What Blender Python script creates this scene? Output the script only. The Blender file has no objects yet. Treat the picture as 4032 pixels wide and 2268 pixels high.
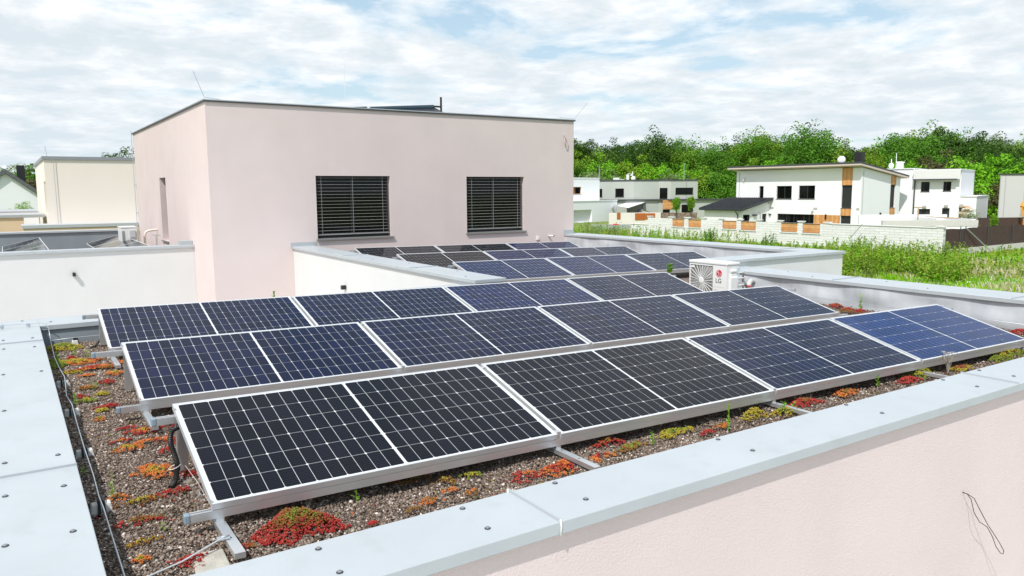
import bpy, math, random
import numpy as np
from mathutils import Vector, Matrix
sc = bpy.context.scene
rng = np.random.default_rng(7)
random.seed(7)

# ------------------------------------------------------------------ camera
CAM = np.array([-0.7324, -3.7881, 1.5061]); FOC = 3020.5; PW, PH = 4032, 2268
CR = np.array([[0.8361, -0.5486, -0.0069], [0.0752, 0.1021, 0.9920], [0.0, 0.0, 0.0]])
def _ortho():
    yaw, pit, rol = -0.5805, 0.1267, -0.0069
    cy, sy = math.cos(yaw), math.sin(yaw); cp, sp = math.cos(pit), math.sin(pit)
    f = np.array([-sy*cp, cy*cp, -sp]); r0 = np.array([cy, sy, 0.]); u0 = np.cross(r0, f)
    r = math.cos(rol)*r0+math.sin(rol)*u0; u = -math.sin(rol)*r0+math.cos(rol)*u0
    return np.array([r, u, f])
CR = _ortho()
cd = bpy.data.cameras.new('camera'); cam = bpy.data.objects.new('camera', cd)
sc.collection.objects.link(cam); sc.camera = cam
cd.sensor_width = 36; cd.lens = FOC/PW*36; cd.clip_start = 0.05; cd.clip_end = 5000
m = Matrix.Identity(4)
for i in range(3):
    m[i][0] = CR[0][i]; m[i][1] = CR[1][i]; m[i][2] = -CR[2][i]; m[i][3] = CAM[i]
cam.matrix_world = m

# ------------------------------------------------------------------ sky, sun, exposure
SX, SY, SZ = -0.64, -0.42, 1.0
SUN_EL = math.atan2(SZ, math.hypot(SX, SY))
w = bpy.data.worlds.new("World"); sc.world = w; w.use_nodes = True
nt = w.node_tree; nt.nodes.clear(); N = nt.nodes.new; LK = nt.links.new
def mth(op, a, b=None, c=None, clamp=False):
    n = N('ShaderNodeMath'); n.operation = op; n.use_clamp = clamp
    for i, v in enumerate((a, b, c)):
        if v is None: continue
        if isinstance(v, (int, float)): n.inputs[i].default_value = v
        else: LK(v, n.inputs[i])
    return n.outputs[0]
out = N('ShaderNodeOutputWorld'); bg = N('ShaderNodeBackground'); LK(bg.outputs[0], out.inputs[0])
sky = N('ShaderNodeTexSky'); sky.sky_type = 'NISHITA'; sky.sun_disc = False
sky.sun_elevation = SUN_EL; sky.sun_rotation = math.atan2(SX, SY); sky.air_density = 1.0; sky.dust_density = 0.6
sky.ozone_density = 1.5
tc = N('ShaderNodeTexCoord'); sep = N('ShaderNodeSeparateXYZ'); LK(tc.outputs['Generated'], sep.inputs[0])
zz = mth('ADD', mth('MAXIMUM', sep.outputs[2], 0.0), 0.13)
cx = mth('DIVIDE', sep.outputs[0], zz); cy = mth('DIVIDE', sep.outputs[1], zz)
cmb = N('ShaderNodeCombineXYZ'); LK(cx, cmb.inputs[0]); LK(cy, cmb.inputs[1])
def noise(vec, scale, detail, rough, dist=0.0, seed=0.0):
    n = N('ShaderNodeTexNoise'); n.noise_dimensions = '4D'; LK(vec, n.inputs['Vector']); n.inputs['W'].default_value = seed
    n.inputs['Scale'].default_value = scale; n.inputs['Detail'].default_value = detail
    n.inputs['Roughness'].default_value = rough; n.inputs['Distortion'].default_value = dist
    return n.outputs['Fac']
def ramp(fac, stops):
    r = N('ShaderNodeValToRGB'); LK(fac, r.inputs[0]); e = r.color_ramp.elements
    while len(e) < len(stops): e.new(0.5)
    for i, (p, c) in enumerate(stops):
        e[i].position = p; e[i].color = (c, c, c, 1) if isinstance(c, (int, float)) else (*c, 1)
    return r.outputs[0]
big = noise(cmb.outputs[0], 0.5, 3, 0.5, 0.2, 3.1)
fine = noise(cmb.outputs[0], 1.45, 10, 0.58, 0.25, 9.9)
mixn = mth('ADD', mth('MULTIPLY', big, 0.38), mth('MULTIPLY', fine, 0.62))
mixn = mth('SUBTRACT', mixn, mth('MULTIPLY', mth('ADD', mth('MULTIPLY', sep.outputs[0], 0.836), mth('MULTIPLY', sep.outputs[1], -0.549)), 0.035))
cover = ramp(mixn, [(0.435, 0.0), (0.465, 0.55), (0.50, 1.0)])
# light and dark of the cloud bodies
shn = mth('ADD', mth('MULTIPLY', noise(cmb.outputs[0], 3.2, 9, 0.62, 0.2, 8.4), 0.6), mth('MULTIPLY', mth('SUBTRACT', 1.0, mixn), 0.42))
body = ramp(shn, [(0.43, (7.0, 7.75, 8.3)), (0.50, (8.5, 8.9, 9.25)), (0.565, (10.3, 10.4, 10.5))])
# paler veil near the horizon
veil = mth('MULTIPLY', mth('POWER', mth('SUBTRACT', 1.0, mth('MAXIMUM', sep.outputs[2], 0.0)), 7.0), 0.6)
mx = N('ShaderNodeMixRGB'); LK(cover, mx.inputs[0])
skyc = N('ShaderNodeMixRGB'); skyc.blend_type = 'MULTIPLY'; skyc.inputs[0].default_value = 1
LK(sky.outputs[0], skyc.inputs[1]); skyc.inputs[2].default_value = (1.75, 1.5, 1.25, 1)
gapc = N('ShaderNodeMixRGB'); gapc.inputs[0].default_value = 0.6; LK(skyc.outputs[0], gapc.inputs[1]); gapc.inputs[2].default_value = (4.7, 7.0, 8.9, 1)
LK(gapc.outputs[0], mx.inputs[1]); LK(body, mx.inputs[2])
mv = N('ShaderNodeMixRGB'); LK(veil, mv.inputs[0]); LK(mx.outputs[0], mv.inputs[1]); mv.inputs[2].default_value = (6.5, 7.55, 8.2, 1)
LK(mv.outputs[0], bg.inputs[0]); bg.inputs[1].default_value = 0.090
sl = bpy.data.lights.new('sun', 'SUN'); sun = bpy.data.objects.new('sun', sl); sc.collection.objects.link(sun)
sl.energy = 3.3; sl.angle = math.radians(0.6); sl.color = (1.0, 0.965, 0.915)
sun.rotation_euler = Vector((SX, SY, SZ)).to_track_quat('Z', 'Y').to_euler()
sun.location = (-20, -20, 40)
sc.view_settings.view_transform = 'Standard'; sc.view_settings.look = 'None'
sc.view_settings.gamma = 1; sc.view_settings.use_curve_mapping = False
sc.view_settings.exposure = 0.25
sc.render.engine = 'CYCLES'
sc.cycles.max_bounces = 6; sc.cycles.diffuse_bounces = 3; sc.cycles.glossy_bounces = 3
sc.cycles.transparent_max_bounces = 6; sc.cycles.caustics_reflective = False; sc.cycles.caustics_refractive = False

# ------------------------------------------------------------------ helpers
def ray(u, v): return CR.T @ np.array([(u-PW/2)/FOC, (PH/2-v)/FOC, 1.])
def un(u, v, ax, c):
    """world point where the view through a photo position meets the plane axis ax = c"""
    d = ray(u, v); t = (c-CAM[ax])/d[ax]; return CAM+t*d
ZA = lambda x, y: (2240+x/4.2617, 600+y/4.2617)
ZB = lambda x, y: (2750+x/4.2617, 600+y/4.2617)
ZC = lambda x, y: (3300+x/3.4495, 600+y/3.4495)
ZD = lambda x, y: (x/3.813, 580+y/3.813)
Z5 = lambda x, y: (x/2.576, 1062+y/2.576)
Z6 = lambda x, y: (x/2.1467, 1600+y/2.1467)
ZF = lambda x, y: (1000+x/2.1467, 1600+y/2.1467)
ZR = lambda x, y: (2500+x/1.6815, 900+y/1.6815)
ZL = lambda x, y: (2200+x/1.406, 1600+y/1.406)

class Frame:
    """an upright plane: s runs along it, off points outwards, z is height"""
    def __init__(self, x, y, deg, flip=1):
        a = math.radians(deg); self.o = np.array([x, y]); self.d = np.array([math.cos(a), math.sin(a)])
        self.n = np.array([math.sin(a), -math.cos(a)])*flip; self.deg = deg
    def P(self, s, off, z):
        q = self.o+self.d*s+self.n*off; return (q[0], q[1], z)
    def px(self, u, v):
        r = ray(u, v); k = self.n
        t = np.dot(self.o-CAM[:2], k)/np.dot(r[:2], k); q = CAM+t*r
        return float(np.dot(q[:2]-self.o, self.d)), float(q[2])
    def rect(self, Z, x0, y0, x1, y1):
        a = self.px(*Z(x0, y0)); b = self.px(*Z(x1, y0)); c = self.px(*Z(x0, y1)); d = self.px(*Z(x1, y1))
        s0, s1 = (a[0]+c[0])/2, (b[0]+d[0])/2
        return min(s0, s1), max(s0, s1), (c[1]+d[1])/2, (a[1]+b[1])/2

class MB:
    def __init__(self): self.v = []; self.f = []; self.m = []
    def poly(self, pts, mi=0):
        b = len(self.v); self.v += [tuple(map(float, p)) for p in pts]; self.f.append(tuple(range(b, b+len(pts)))); self.m.append(mi)
    def hexa(self, c, mi=0):
        # c: 8 corners, bottom ring 0-3 then top ring 4-7
        b = len(self.v); self.v += [tuple(map(float, p)) for p in c]
        for q in ((3, 2, 1, 0), (4, 5, 6, 7), (0, 1, 5, 4), (1, 2, 6, 5), (2, 3, 7, 6), (3, 0, 4, 7)):
            self.f.append(tuple(b+i for i in q)); self.m.append(mi)
    def box(self, x0, x1, y0, y1, z0, z1, mi=0):
        self.hexa([(x0, y0, z0), (x1, y0, z0), (x1, y1, z0), (x0, y1, z0), (x0, y0, z1), (x1, y0, z1), (x1, y1, z1), (x0, y1, z1)], mi)
    def fbox(self, fr, s0, s1, o0, o1, z0, z1, mi=0):
        P = fr.P
        self.hexa([P(s0, o1, z0), P(s1, o1, z0), P(s1, o0, z0), P(s0, o0, z0), P(s0, o1, z1), P(s1, o1, z1), P(s1, o0, z1), P(s0, o0, z1)], mi)
    def tube(self, pts, r, n=8, mi=0, cap=True, r2=None):
        pts = [Vector(p) for p in pts]; b = len(self.v); K = len(pts); prev = None
        for i, p in enumerate(pts):
            t = (pts[min(i+1, K-1)]-pts[max(i-1, 0)]).normalized()
            if prev is None:
                a = Vector((0, 0, 1)) if abs(t.z) < .9 else Vector((1, 0, 0)); x = t.cross(a).normalized()
            else: x = (prev-t*prev.dot(t)).normalized()
            prev = x; y = t.cross(x)
            rr = r if r2 is None else r+(r2-r)*i/(K-1)
            if isinstance(r, (list, tuple)): rr = r[i]
            for k in range(n):
                a = 2*math.pi*k/n; self.v.append(tuple(p+x*math.cos(a)*rr+y*math.sin(a)*rr))
        for i in range(K-1):
            for k in range(n):
                k2 = (k+1) % n
                self.f.append((b+i*n+k, b+i*n+k2, b+(i+1)*n+k2, b+(i+1)*n+k)); self.m.append(mi)
        if cap:
            self.f.append(tuple(b+k for k in range(n))[::-1]); self.m.append(mi)
            self.f.append(tuple(b+(K-1)*n+k for k in range(n))); self.m.append(mi)
    def lathe(self, c, prof, n=16, mi=0, axis=(0, 0, 1)):
        ax = Vector(axis).normalized(); a = Vector((0, 0, 1)) if abs(ax.z) < .9 else Vector((1, 0, 0))
        x = ax.cross(a).normalized(); y = ax.cross(x); c = Vector(c); b = len(self.v)
        for (r, h) in prof:
            for k in range(n):
                t = 2*math.pi*k/n; self.v.append(tuple(c+ax*h+x*math.cos(t)*r+y*math.sin(t)*r))
        for i in range(len(prof)-1):
            for k in range(n):
                k2 = (k+1) % n; self.f.append((b+i*n+k, b+i*n+k2, b+(i+1)*n+k2, b+(i+1)*n+k)); self.m.append(mi)
        self.f.append(tuple(b+k for k in range(n))[::-1]); self.m.append(mi)
        e = b+(len(prof)-1)*n; self.f.append(tuple(e+k for k in range(n))); self.m.append(mi)
    def wall(self, fr, s0, s1, z0, z1, holes=(), depth=.15, mi=0, thick=None):
        """a wall face with real openings and their reveals"""
        ss = sorted({s0, s1, *[min(max(h[0], s0), s1) for h in holes], *[min(max(h[1], s0), s1) for h in holes]})
        zs = sorted({z0, z1, *[min(max(h[2], z0), z1) for h in holes], *[min(max(h[3], z0), z1) for h in holes]})
        for i in range(len(ss)-1):
            for j in range(len(zs)-1):
                cs, cz = (ss[i]+ss[i+1])/2, (zs[j]+zs[j+1])/2
                if any(h[0] < cs < h[1] and h[2] < cz < h[3] for h in holes): continue
                self.poly([fr.P(ss[i], 0, zs[j]), fr.P(ss[i+1], 0, zs[j]), fr.P(ss[i+1], 0, zs[j+1]), fr.P(ss[i], 0, zs[j+1])], mi)
        for h in holes:
            a, b, c, d = h[:4]; P = fr.P
            for q in (((a, c), (b, c)), ((b, c), (b, d)), ((b, d), (a, d)), ((a, d), (a, c))):
                (p, r), (p2, r2) = q
                self.poly([P(p, 0, r), P(p2, 0, r2), P(p2, -depth, r2), P(p, -depth, r)], mi)
    def build(self, name, mats, parent=None, smooth=False, bevel=0):
        me = bpy.data.meshes.new(name)
        off = parent_loc(parent)
        vs = [(x-off[0], y-off[1], z-off[2]) for x, y, z in self.v]
        me.from_pydata(vs, [], self.f)
        if not isinstance(mats, (list, tuple)): mats = [mats]
        for q in mats: me.materials.append(q)
        if len(mats) > 1: me.polygons.foreach_set('material_index', self.m)
        if smooth: me.polygons.foreach_set('use_smooth', [True]*len(self.f))
        me.update()
        o = bpy.data.objects.new(name, me); sc.collection.objects.link(o)
        if parent: o.parent = parent
        if bevel:
            b = o.modifiers.new('bevel', 'BEVEL'); b.width = bevel; b.segments = 2; b.limit_method = 'ANGLE'
        return o
def parent_loc(p):
    v = Vector((0, 0, 0))
    while p is not None:
        v += p.location if p.type == 'EMPTY' else Vector((0, 0, 0)); p = p.parent
    return v
def tag(o, label=None, cat=None, group=None, kind=None):
    if label: o['label'] = label
    if cat: o['category'] = cat
    if group: o['group'] = group
    if kind: o['kind'] = kind
    return o
def empty(name, loc, label, cat, group=None, rot=(0, 0, 0)):
    o = bpy.data.objects.new(name, None); sc.collection.objects.link(o); o.location = loc; o.rotation_euler = rot
    o.empty_display_size = .1
    return tag(o, label, cat, group)
def bulk(name, V, F, mats, parent=None, mi=None, smooth=False):
    """numpy mesh: V (n,3), F (m,k) equal-sided faces"""
    me = bpy.data.meshes.new(name); n, k = F.shape
    me.vertices.add(len(V)); me.vertices.foreach_set('co', np.asarray(V, np.float32).ravel())
    me.loops.add(n*k); me.loops.foreach_set('vertex_index', F.astype(np.int32).ravel())
    me.polygons.add(n); me.polygons.foreach_set('loop_start', np.arange(0, n*k, k, dtype=np.int32))
    if not isinstance(mats, (list, tuple)): mats = [mats]
    for q in mats: me.materials.append(q)
    if mi is not None: me.polygons.foreach_set('material_index', np.asarray(mi, np.int32))
    if smooth: me.polygons.foreach_set('use_smooth', np.ones(n, bool))
    me.update(calc_edges=True)
    o = bpy.data.objects.new(name, me); sc.collection.objects.link(o)
    if parent: o.parent = parent
    return o

# ------------------------------------------------------------------ materials
def mat(name, col, rough=.6, metal=0., bump=None, var=None, spec=.5, coat=0., island=None, stain=None, trans=0., wave=None):
    """bump: list of (scale, distance, detail, stretch); var: (scale, amount); island: second colour mixed per loose piece"""
    mt = bpy.data.materials.new(name); mt.use_nodes = True; t = mt.node_tree; t.nodes.clear()
    n_ = t.nodes.new; l_ = t.links.new
    o = n_('ShaderNodeOutputMaterial'); b = n_('ShaderNodeBsdfPrincipled'); l_(b.outputs[0], o.inputs[0])
    b.inputs['Base Color'].default_value = (*col, 1); b.inputs['Roughness'].default_value = rough
    b.inputs['Metallic'].default_value = metal; b.inputs['Specular IOR Level'].default_value = spec
    if coat: b.inputs['Coat Weight'].default_value = coat; b.inputs['Coat Roughness'].default_value = .03
    co = n_('ShaderNodeTexCoord').outputs['Object']
    cur = None
    def mix(a, c2, fac, mode='MIX'):
        x = n_('ShaderNodeMixRGB'); x.blend_type = mode
        if isinstance(fac, float): x.inputs[0].default_value = fac
        else: l_(fac, x.inputs[0])
        for i, q in ((1, a), (2, c2)):
            if isinstance(q, tuple): x.inputs[i].default_value = (*q, 1)
            else: l_(q, x.inputs[i])
        return x.outputs[0]
    def nz(scale, det, stretch=None, seed=0.):
        v = co
        if stretch:
            mp = n_('ShaderNodeMapping'); mp.inputs['Scale'].default_value = stretch; l_(co, mp.inputs[0]); v = mp.outputs[0]
        x = n_('ShaderNodeTexNoise'); x.noise_dimensions = '4D'; x.inputs['W'].default_value = seed
        x.inputs['Scale'].default_value = scale; x.inputs['Detail'].default_value = det; l_(v, x.inputs['Vector']); return x.outputs['Fac']
    def rmp(fac, p0, p1, c0=0., c1=1.):
        r = n_('ShaderNodeMapRange'); l_(fac, r.inputs[0]); r.inputs[1].default_value = p0; r.inputs[2].default_value = p1
        r.inputs[3].default_value = c0; r.inputs[4].default_value = c1; return r.outputs[0]
    cur = col
    if island:
        g = n_('ShaderNodeNewGeometry'); r = n_('ShaderNodeValToRGB'); l_(g.outputs['Random Per Island'], r.inputs[0])
        cols = [col]+list(island); e = r.color_ramp.elements
        while len(e) < len(cols): e.new(.5)
        for i, c in enumerate(cols): e[i].position = i/(len(cols)-1); e[i].color = (*c, 1)
        cur = r.outputs[0]
    if var:
        sc_, am = var; f = rmp(nz(sc_, 5), .3, .7, 1-am, 1+am*.5)
        cc = n_('ShaderNodeCombineColor'); [l_(f, cc.inputs[i]) for i in range(3)]
        cur = mix(cur, cc.outputs[0], 1.0, 'MULTIPLY')
    if stain:
        sc_, c2, lo, hi, st = stain
        cur = mix(cur, c2, rmp(nz(sc_, 6, st, 5.), lo, hi, 0., .8))
    if not isinstance(cur, tuple): l_(cur, b.inputs['Base Color'])
    if bump:
        last = None
        for (sc_, dist, det, st) in bump:
            bp = n_('ShaderNodeBump'); bp.inputs['Distance'].default_value = dist; bp.inputs['Strength'].default_value = 1
            l_(nz(sc_, det, st, sc_), bp.inputs['Height'])
            if last: l_(last, bp.inputs['Normal'])
            last = bp.outputs[0]
        l_(last, b.inputs['Normal'])
    if trans:
        tr = n_('ShaderNodeBsdfTranslucent'); ms = n_('ShaderNodeMixShader'); ms.inputs[0].default_value = trans
        if isinstance(cur, tuple): tr.inputs[0].default_value = (*col, 1)
        else: l_(cur, tr.inputs[0])
        l_(b.outputs[0], ms.inputs[1]); l_(tr.outputs[0], ms.inputs[2]); l_(ms.outputs[0], o.inputs[0])
    return mt
def plaster(name, col, s=1.):
    return mat(name, col, .9, bump=[(2.0, .007*s, 3, None), (150, .004*s, 3, None), (60, .002*s, 3, None)], var=(1.3, .04), spec=.2, stain=(1.6, tuple(c*.945 for c in col), .50, .80, (1, 1, .12)))
M_pink = plaster('pink_plaster', (.715, .61, .595))
M_white = plaster('white_plaster', (.70, .70, .695), .6)
M_zinc = mat('zinc_sheet', (.45, .485, .51), .45, .0, bump=[(1.5, .004, 3, None), (9, .0012, 4, (1, 1, 1))], var=(3, .05), stain=(6, (.405, .43, .445), .56, .74, None), spec=.45)
M_zinc2 = mat('zinc_edge', (.42, .45, .47), .42, bump=[(3, .002, 3, None)], spec=.45)
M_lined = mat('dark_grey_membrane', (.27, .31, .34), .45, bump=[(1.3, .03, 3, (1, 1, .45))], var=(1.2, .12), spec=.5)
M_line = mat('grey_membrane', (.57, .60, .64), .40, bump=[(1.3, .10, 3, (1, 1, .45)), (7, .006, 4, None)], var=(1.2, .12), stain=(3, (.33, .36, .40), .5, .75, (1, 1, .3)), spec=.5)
M_dedge = mat('dark_roof_edge', (.06, .063, .07), .5)
M_alu = mat('aluminium', (.72, .73, .74), .34, .75, bump=[(60, .0006, 3, None)], var=(6, .05))
M_frame = mat('panel_frame', (.80, .81, .82), .38, .55, var=(5, .04))
M_cap = mat('grey_plastic_cap', (.24, .31, .37), .5)
M_cable = mat('black_corrugated_plastic', (.012, .012, .013), .5)
M_black = mat('black_plastic', (.015, .015, .016), .5)
M_conc = mat('concrete', (.66, .64, .60), .9, bump=[(60, .004, 4, None)], var=(9, .12))
M_galv = mat('galvanised_steel', (.56, .60, .64), .4, .6, bump=[(80, .0005, 3, None)])
M_screw = mat('screw_head', (.33, .33, .35), .35, .7)
M_rubber = mat('rubber_washer', (.03, .03, .033), .7)
M_glass = mat('window_glass', (.005, .006, .006), .04, spec=.22)
M_fdark = mat('dark_window_frame', (.025, .026, .028), .45)
M_blind = mat('blind_slat', (.42, .42, .41), .4, .2)
M_sill = mat('window_sill_metal', (.26, .255, .25), .5, .3)
M_wood = mat('larch_boards', (.56, .25, .075), .6, bump=[(3, .01, 3, (1, 1, 14))], var=(2.5, .22), island=[(.70, .34, .12), (.60, .27, .10), (.78, .42, .17)])
M_gwall = mat('grey_render', (.47, .49, .46), .9, var=(.4, .05), spec=.2)
M_cream = mat('cream_render', (.87, .78, .69), .9, bump=[(50, .004, 3, None)], var=(.5, .03), spec=.2)
M_fwhite = mat('far_white_render', (.90, .90, .925), .9, var=(.4, .02), spec=.2)
M_peach = mat('peach_render', (.74, .57, .40), .9, var=(1.5, .05), spec=.2)
M_shutter = mat('dark_shutter', (.022, .024, .026), .5, bump=[(1, .02, 0, (1, 1, 60))])
M_metroof = mat('dark_standing_seam', (.05, .055, .065), .35, .3, var=(1, .1))
M_tile = mat('dark_roof_tile', (.12, .125, .13), .6, bump=[(6, .05, 2, None)])
M_acw = mat('white_enamel', (.80, .80, .79), .35)
M_acd = mat('fan_dark', (.055, .058, .05), .6)
M_red = mat('logo_red', (.60, .004, .035), .4)
M_grey = mat('logo_grey', (.10, .10, .11), .5)
M_lgrey = mat('pale_print', (.42, .42, .42), .6)
M_pipe = mat('grey_insulated_pipe', (.55, .55, .53), .6, bump=[(60, .002, 2, None)])
M_pipew = mat('pale_insulation', (.78, .68, .60), .6)
M_orange = mat('digger_orange', (.80, .32, .02), .45)
M_pallet = mat('pallet_wood', (.52, .38, .26), .8, var=(3, .2))
M_block = None

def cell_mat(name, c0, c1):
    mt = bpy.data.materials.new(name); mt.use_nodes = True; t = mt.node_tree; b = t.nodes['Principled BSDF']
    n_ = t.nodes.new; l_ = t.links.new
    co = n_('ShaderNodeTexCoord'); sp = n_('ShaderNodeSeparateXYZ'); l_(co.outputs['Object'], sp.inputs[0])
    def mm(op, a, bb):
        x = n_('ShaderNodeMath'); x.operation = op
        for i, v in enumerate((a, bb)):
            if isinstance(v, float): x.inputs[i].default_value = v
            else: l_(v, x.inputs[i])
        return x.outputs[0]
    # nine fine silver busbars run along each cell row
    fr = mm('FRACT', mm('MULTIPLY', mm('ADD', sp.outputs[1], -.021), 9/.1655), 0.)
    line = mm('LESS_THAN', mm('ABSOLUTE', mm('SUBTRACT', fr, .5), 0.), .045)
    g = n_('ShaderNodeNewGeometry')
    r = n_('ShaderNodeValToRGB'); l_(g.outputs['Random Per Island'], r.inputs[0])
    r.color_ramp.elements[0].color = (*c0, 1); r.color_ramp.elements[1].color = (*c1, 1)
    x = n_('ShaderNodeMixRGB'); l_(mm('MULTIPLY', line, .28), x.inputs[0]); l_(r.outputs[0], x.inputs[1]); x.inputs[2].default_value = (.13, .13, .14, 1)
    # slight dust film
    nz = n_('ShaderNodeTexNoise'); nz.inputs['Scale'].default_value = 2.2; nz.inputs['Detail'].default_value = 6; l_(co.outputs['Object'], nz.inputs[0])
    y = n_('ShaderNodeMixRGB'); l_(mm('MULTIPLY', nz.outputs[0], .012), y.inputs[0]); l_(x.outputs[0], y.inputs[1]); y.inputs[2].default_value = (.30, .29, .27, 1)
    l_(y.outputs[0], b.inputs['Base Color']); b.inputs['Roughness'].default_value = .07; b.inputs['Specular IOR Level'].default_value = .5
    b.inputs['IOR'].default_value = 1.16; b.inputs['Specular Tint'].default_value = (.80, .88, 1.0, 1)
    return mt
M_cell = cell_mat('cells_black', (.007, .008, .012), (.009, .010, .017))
CELLS = dict(k=M_cell, n=cell_mat('cells_sheen_navy', (.006, .009, .026), (.008, .013, .045)), d=cell_mat('cells_sheen_blue', (.005, .011, .045), (.007, .016, .075)), b=cell_mat('cells_sheen_bright', (.006, .022, .095), (.008, .031, .135)))  # the blues put reflected sky sheen into the cell colour
M_back = mat('panel_backsheet', (.66, .67, .68), .12, spec=.2)

# ------------------------------------------------------------------ ground and hills
GZ = -3.4
M_ground = mat('meadow_soil', (.19, .25, .05), .95, var=(.25, .3), stain=(.6, (.27, .22, .12), .55, .75, None), bump=[(3, .1, 5, None)])
g = MB()
g.poly([(-900, -900, GZ), (1400, -900, GZ), (1400, 1600, GZ), (-900, 1600, GZ)])
tag(g.build('ground', M_ground), kind='structure')
g = MB(); g.poly([(-22, -22, GZ+.004), (15.2, -22, GZ+.004), (15.2, 16.2, GZ+.004), (-22, 16.2, GZ+.004)])
tag(g.build('bounce_pavement', mat('bounce_paving', (.62, .60, .57), .9, var=(.8, .08))), kind='structure')  # unseen pale ground, added to bounce light onto the near wall
# ================================================================== OUR HOUSE (pink, with the planted roof)
DECK = lambda x: -.165-.017*x
CZ = .06; CZ2 = .195; FY = 14.6
house = empty('pink_house', (5, 5, GZ), 'pink house with a planted flat roof full of solar panels and a taller storey', 'house')
XL, XLo = -.515, -1.12       # left parapet inner / outer
YF, YFo = -.80, -1.215       # front
XR, XRo = 10.10, 10.85       # right
YB, YBo = 6.03, 6.62         # rear
X2L, X2Li = 4.97, 5.52       # upper roof's left parapet outer / inner
X2R, X2Ro = 13.22, 13.95     # upper roof's right parapet inner / outer
Y2, Y2i = 5.80, 6.38         # return wall outer / inner
PX0, PX1, PZ = 3.16, 13.56, 3.55; PYB = 26.1
OV = .045
# outer walls, one storey
b = MB(); F0 = Frame(0, YFo+OV, 0)
b.wall(F0, XLo+OV, XRo-OV, GZ, CZ-.03)
b.poly([(XLo+OV, YFo+OV, GZ), (XLo+OV, YBo-OV, GZ), (XLo+OV, YBo-OV, CZ-.03), (XLo+OV, YFo+OV, CZ-.03)])
b.build('wall', M_pink, house)
def nextwall():
    o = b.build('wall', M_white, house); o['label'] = 'white rendered ground floor wall'
b = MB()
b.poly([(XRo-OV, YFo+OV, GZ), (XRo-OV, Y2+OV, GZ), (XRo-OV, Y2+OV, CZ-.03), (XRo-OV, YFo+OV, CZ-.03)])
nextwall(); b = MB()
b.poly([(XLo+OV, YBo-OV, GZ), (X2L+OV, YBo-OV, GZ), (X2L+OV, YBo-OV, CZ-.03), (XLo+OV, YBo-OV, CZ-.03)])
nextwall(); b = MB()
b.poly([(X2L+OV, Y2+.12, GZ), (X2L+OV, FY-.002, GZ), (X2L+OV, FY-.002, CZ2-.03), (X2L+OV, Y2+.12, CZ2-.03)])
nextwall(); b = MB()
b.poly([(XR, Y2+OV, GZ), (X2Ro-OV, Y2+OV, GZ), (X2Ro-OV, Y2+OV, CZ2-.03), (XR, Y2+OV, CZ2-.03)])
b.poly([(X2Ro-OV, Y2+OV, GZ), (X2Ro-OV, FY+5, GZ), (X2Ro-OV, FY+5, CZ2-.03), (X2Ro-OV, Y2+OV, CZ2-.03)])
nextwall()
# roof deck (under the planting)
b = MB()
b.poly([(XL-.01, YF-.01, DECK(XL)-.014), (XR+.01, YF-.01, DECK(XR)-.014), (XR+.01, 6.2, DECK(XR)-.014), (XL-.01, 6.2, DECK(XL)-.014)])
b.poly([(X2Li-.03, 6.2, DECK(X2Li)-.014), (X2R+.03, 6.2, DECK(X2R)-.014), (X2R+.03, FY, DECK(X2R)-.014), (X2Li-.03, FY, DECK(X2Li)-.014)])
M_soil = mat('roof_substrate', (.20, .15, .12), .95, bump=[(70, .02, 4, None), (9, .03, 4, None)], var=(40, .45), stain=(60, (.30, .26, .23), .55, .7, None))
b.build('roof_deck', M_soil, house)
# grey membrane on the inner parapet faces
b = MB()
def lin(x0, y0, x1, y1, top, d=.018):
    L = math.hypot(x1-x0, y1-y0); n = max(1, int(L/.12)); ny = 8
    base = len(b.v)
    for i in range(n+1):
        for j in range(ny+1):
            t = i/n; x = x0+(x1-x0)*t; y = y0+(y1-y0)*t; zb = DECK(x)-.02; z = zb+(top-zb)*j/ny
            nx, ny_ = -(y1-y0)/L, (x1-x0)/L
            w_ = d*(math.sin(t*L*2.3+z*7)+.6*math.sin(t*L*5.1+1.3-z*9)+.5*math.sin(t*L*.9))*math.sin(math.pi*min(1, max(0, j/ny)))
            b.v.append((x+nx*w_, y+ny_*w_, z))
    for i in range(n):
        for j in range(ny):
            q = base+i*(ny+1)+j; b.f.append((q, q+ny+1, q+ny+2, q+1)); b.m.append(0)
def bl(mt):
    global b
    b.build('parapet_lining', mt, house, smooth=True); b = MB()
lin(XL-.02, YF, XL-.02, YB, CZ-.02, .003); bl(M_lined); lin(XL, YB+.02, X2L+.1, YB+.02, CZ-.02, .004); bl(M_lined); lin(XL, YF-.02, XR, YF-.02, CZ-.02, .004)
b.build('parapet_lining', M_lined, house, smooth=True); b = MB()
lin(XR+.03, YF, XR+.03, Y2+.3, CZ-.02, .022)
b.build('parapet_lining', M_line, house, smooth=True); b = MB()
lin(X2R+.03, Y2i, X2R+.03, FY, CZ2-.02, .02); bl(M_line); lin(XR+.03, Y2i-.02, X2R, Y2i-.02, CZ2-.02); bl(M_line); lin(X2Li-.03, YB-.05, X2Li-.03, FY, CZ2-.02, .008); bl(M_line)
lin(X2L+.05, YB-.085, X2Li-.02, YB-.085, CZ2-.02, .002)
b.build('parapet_lining', M_line, house, smooth=True)
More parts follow.
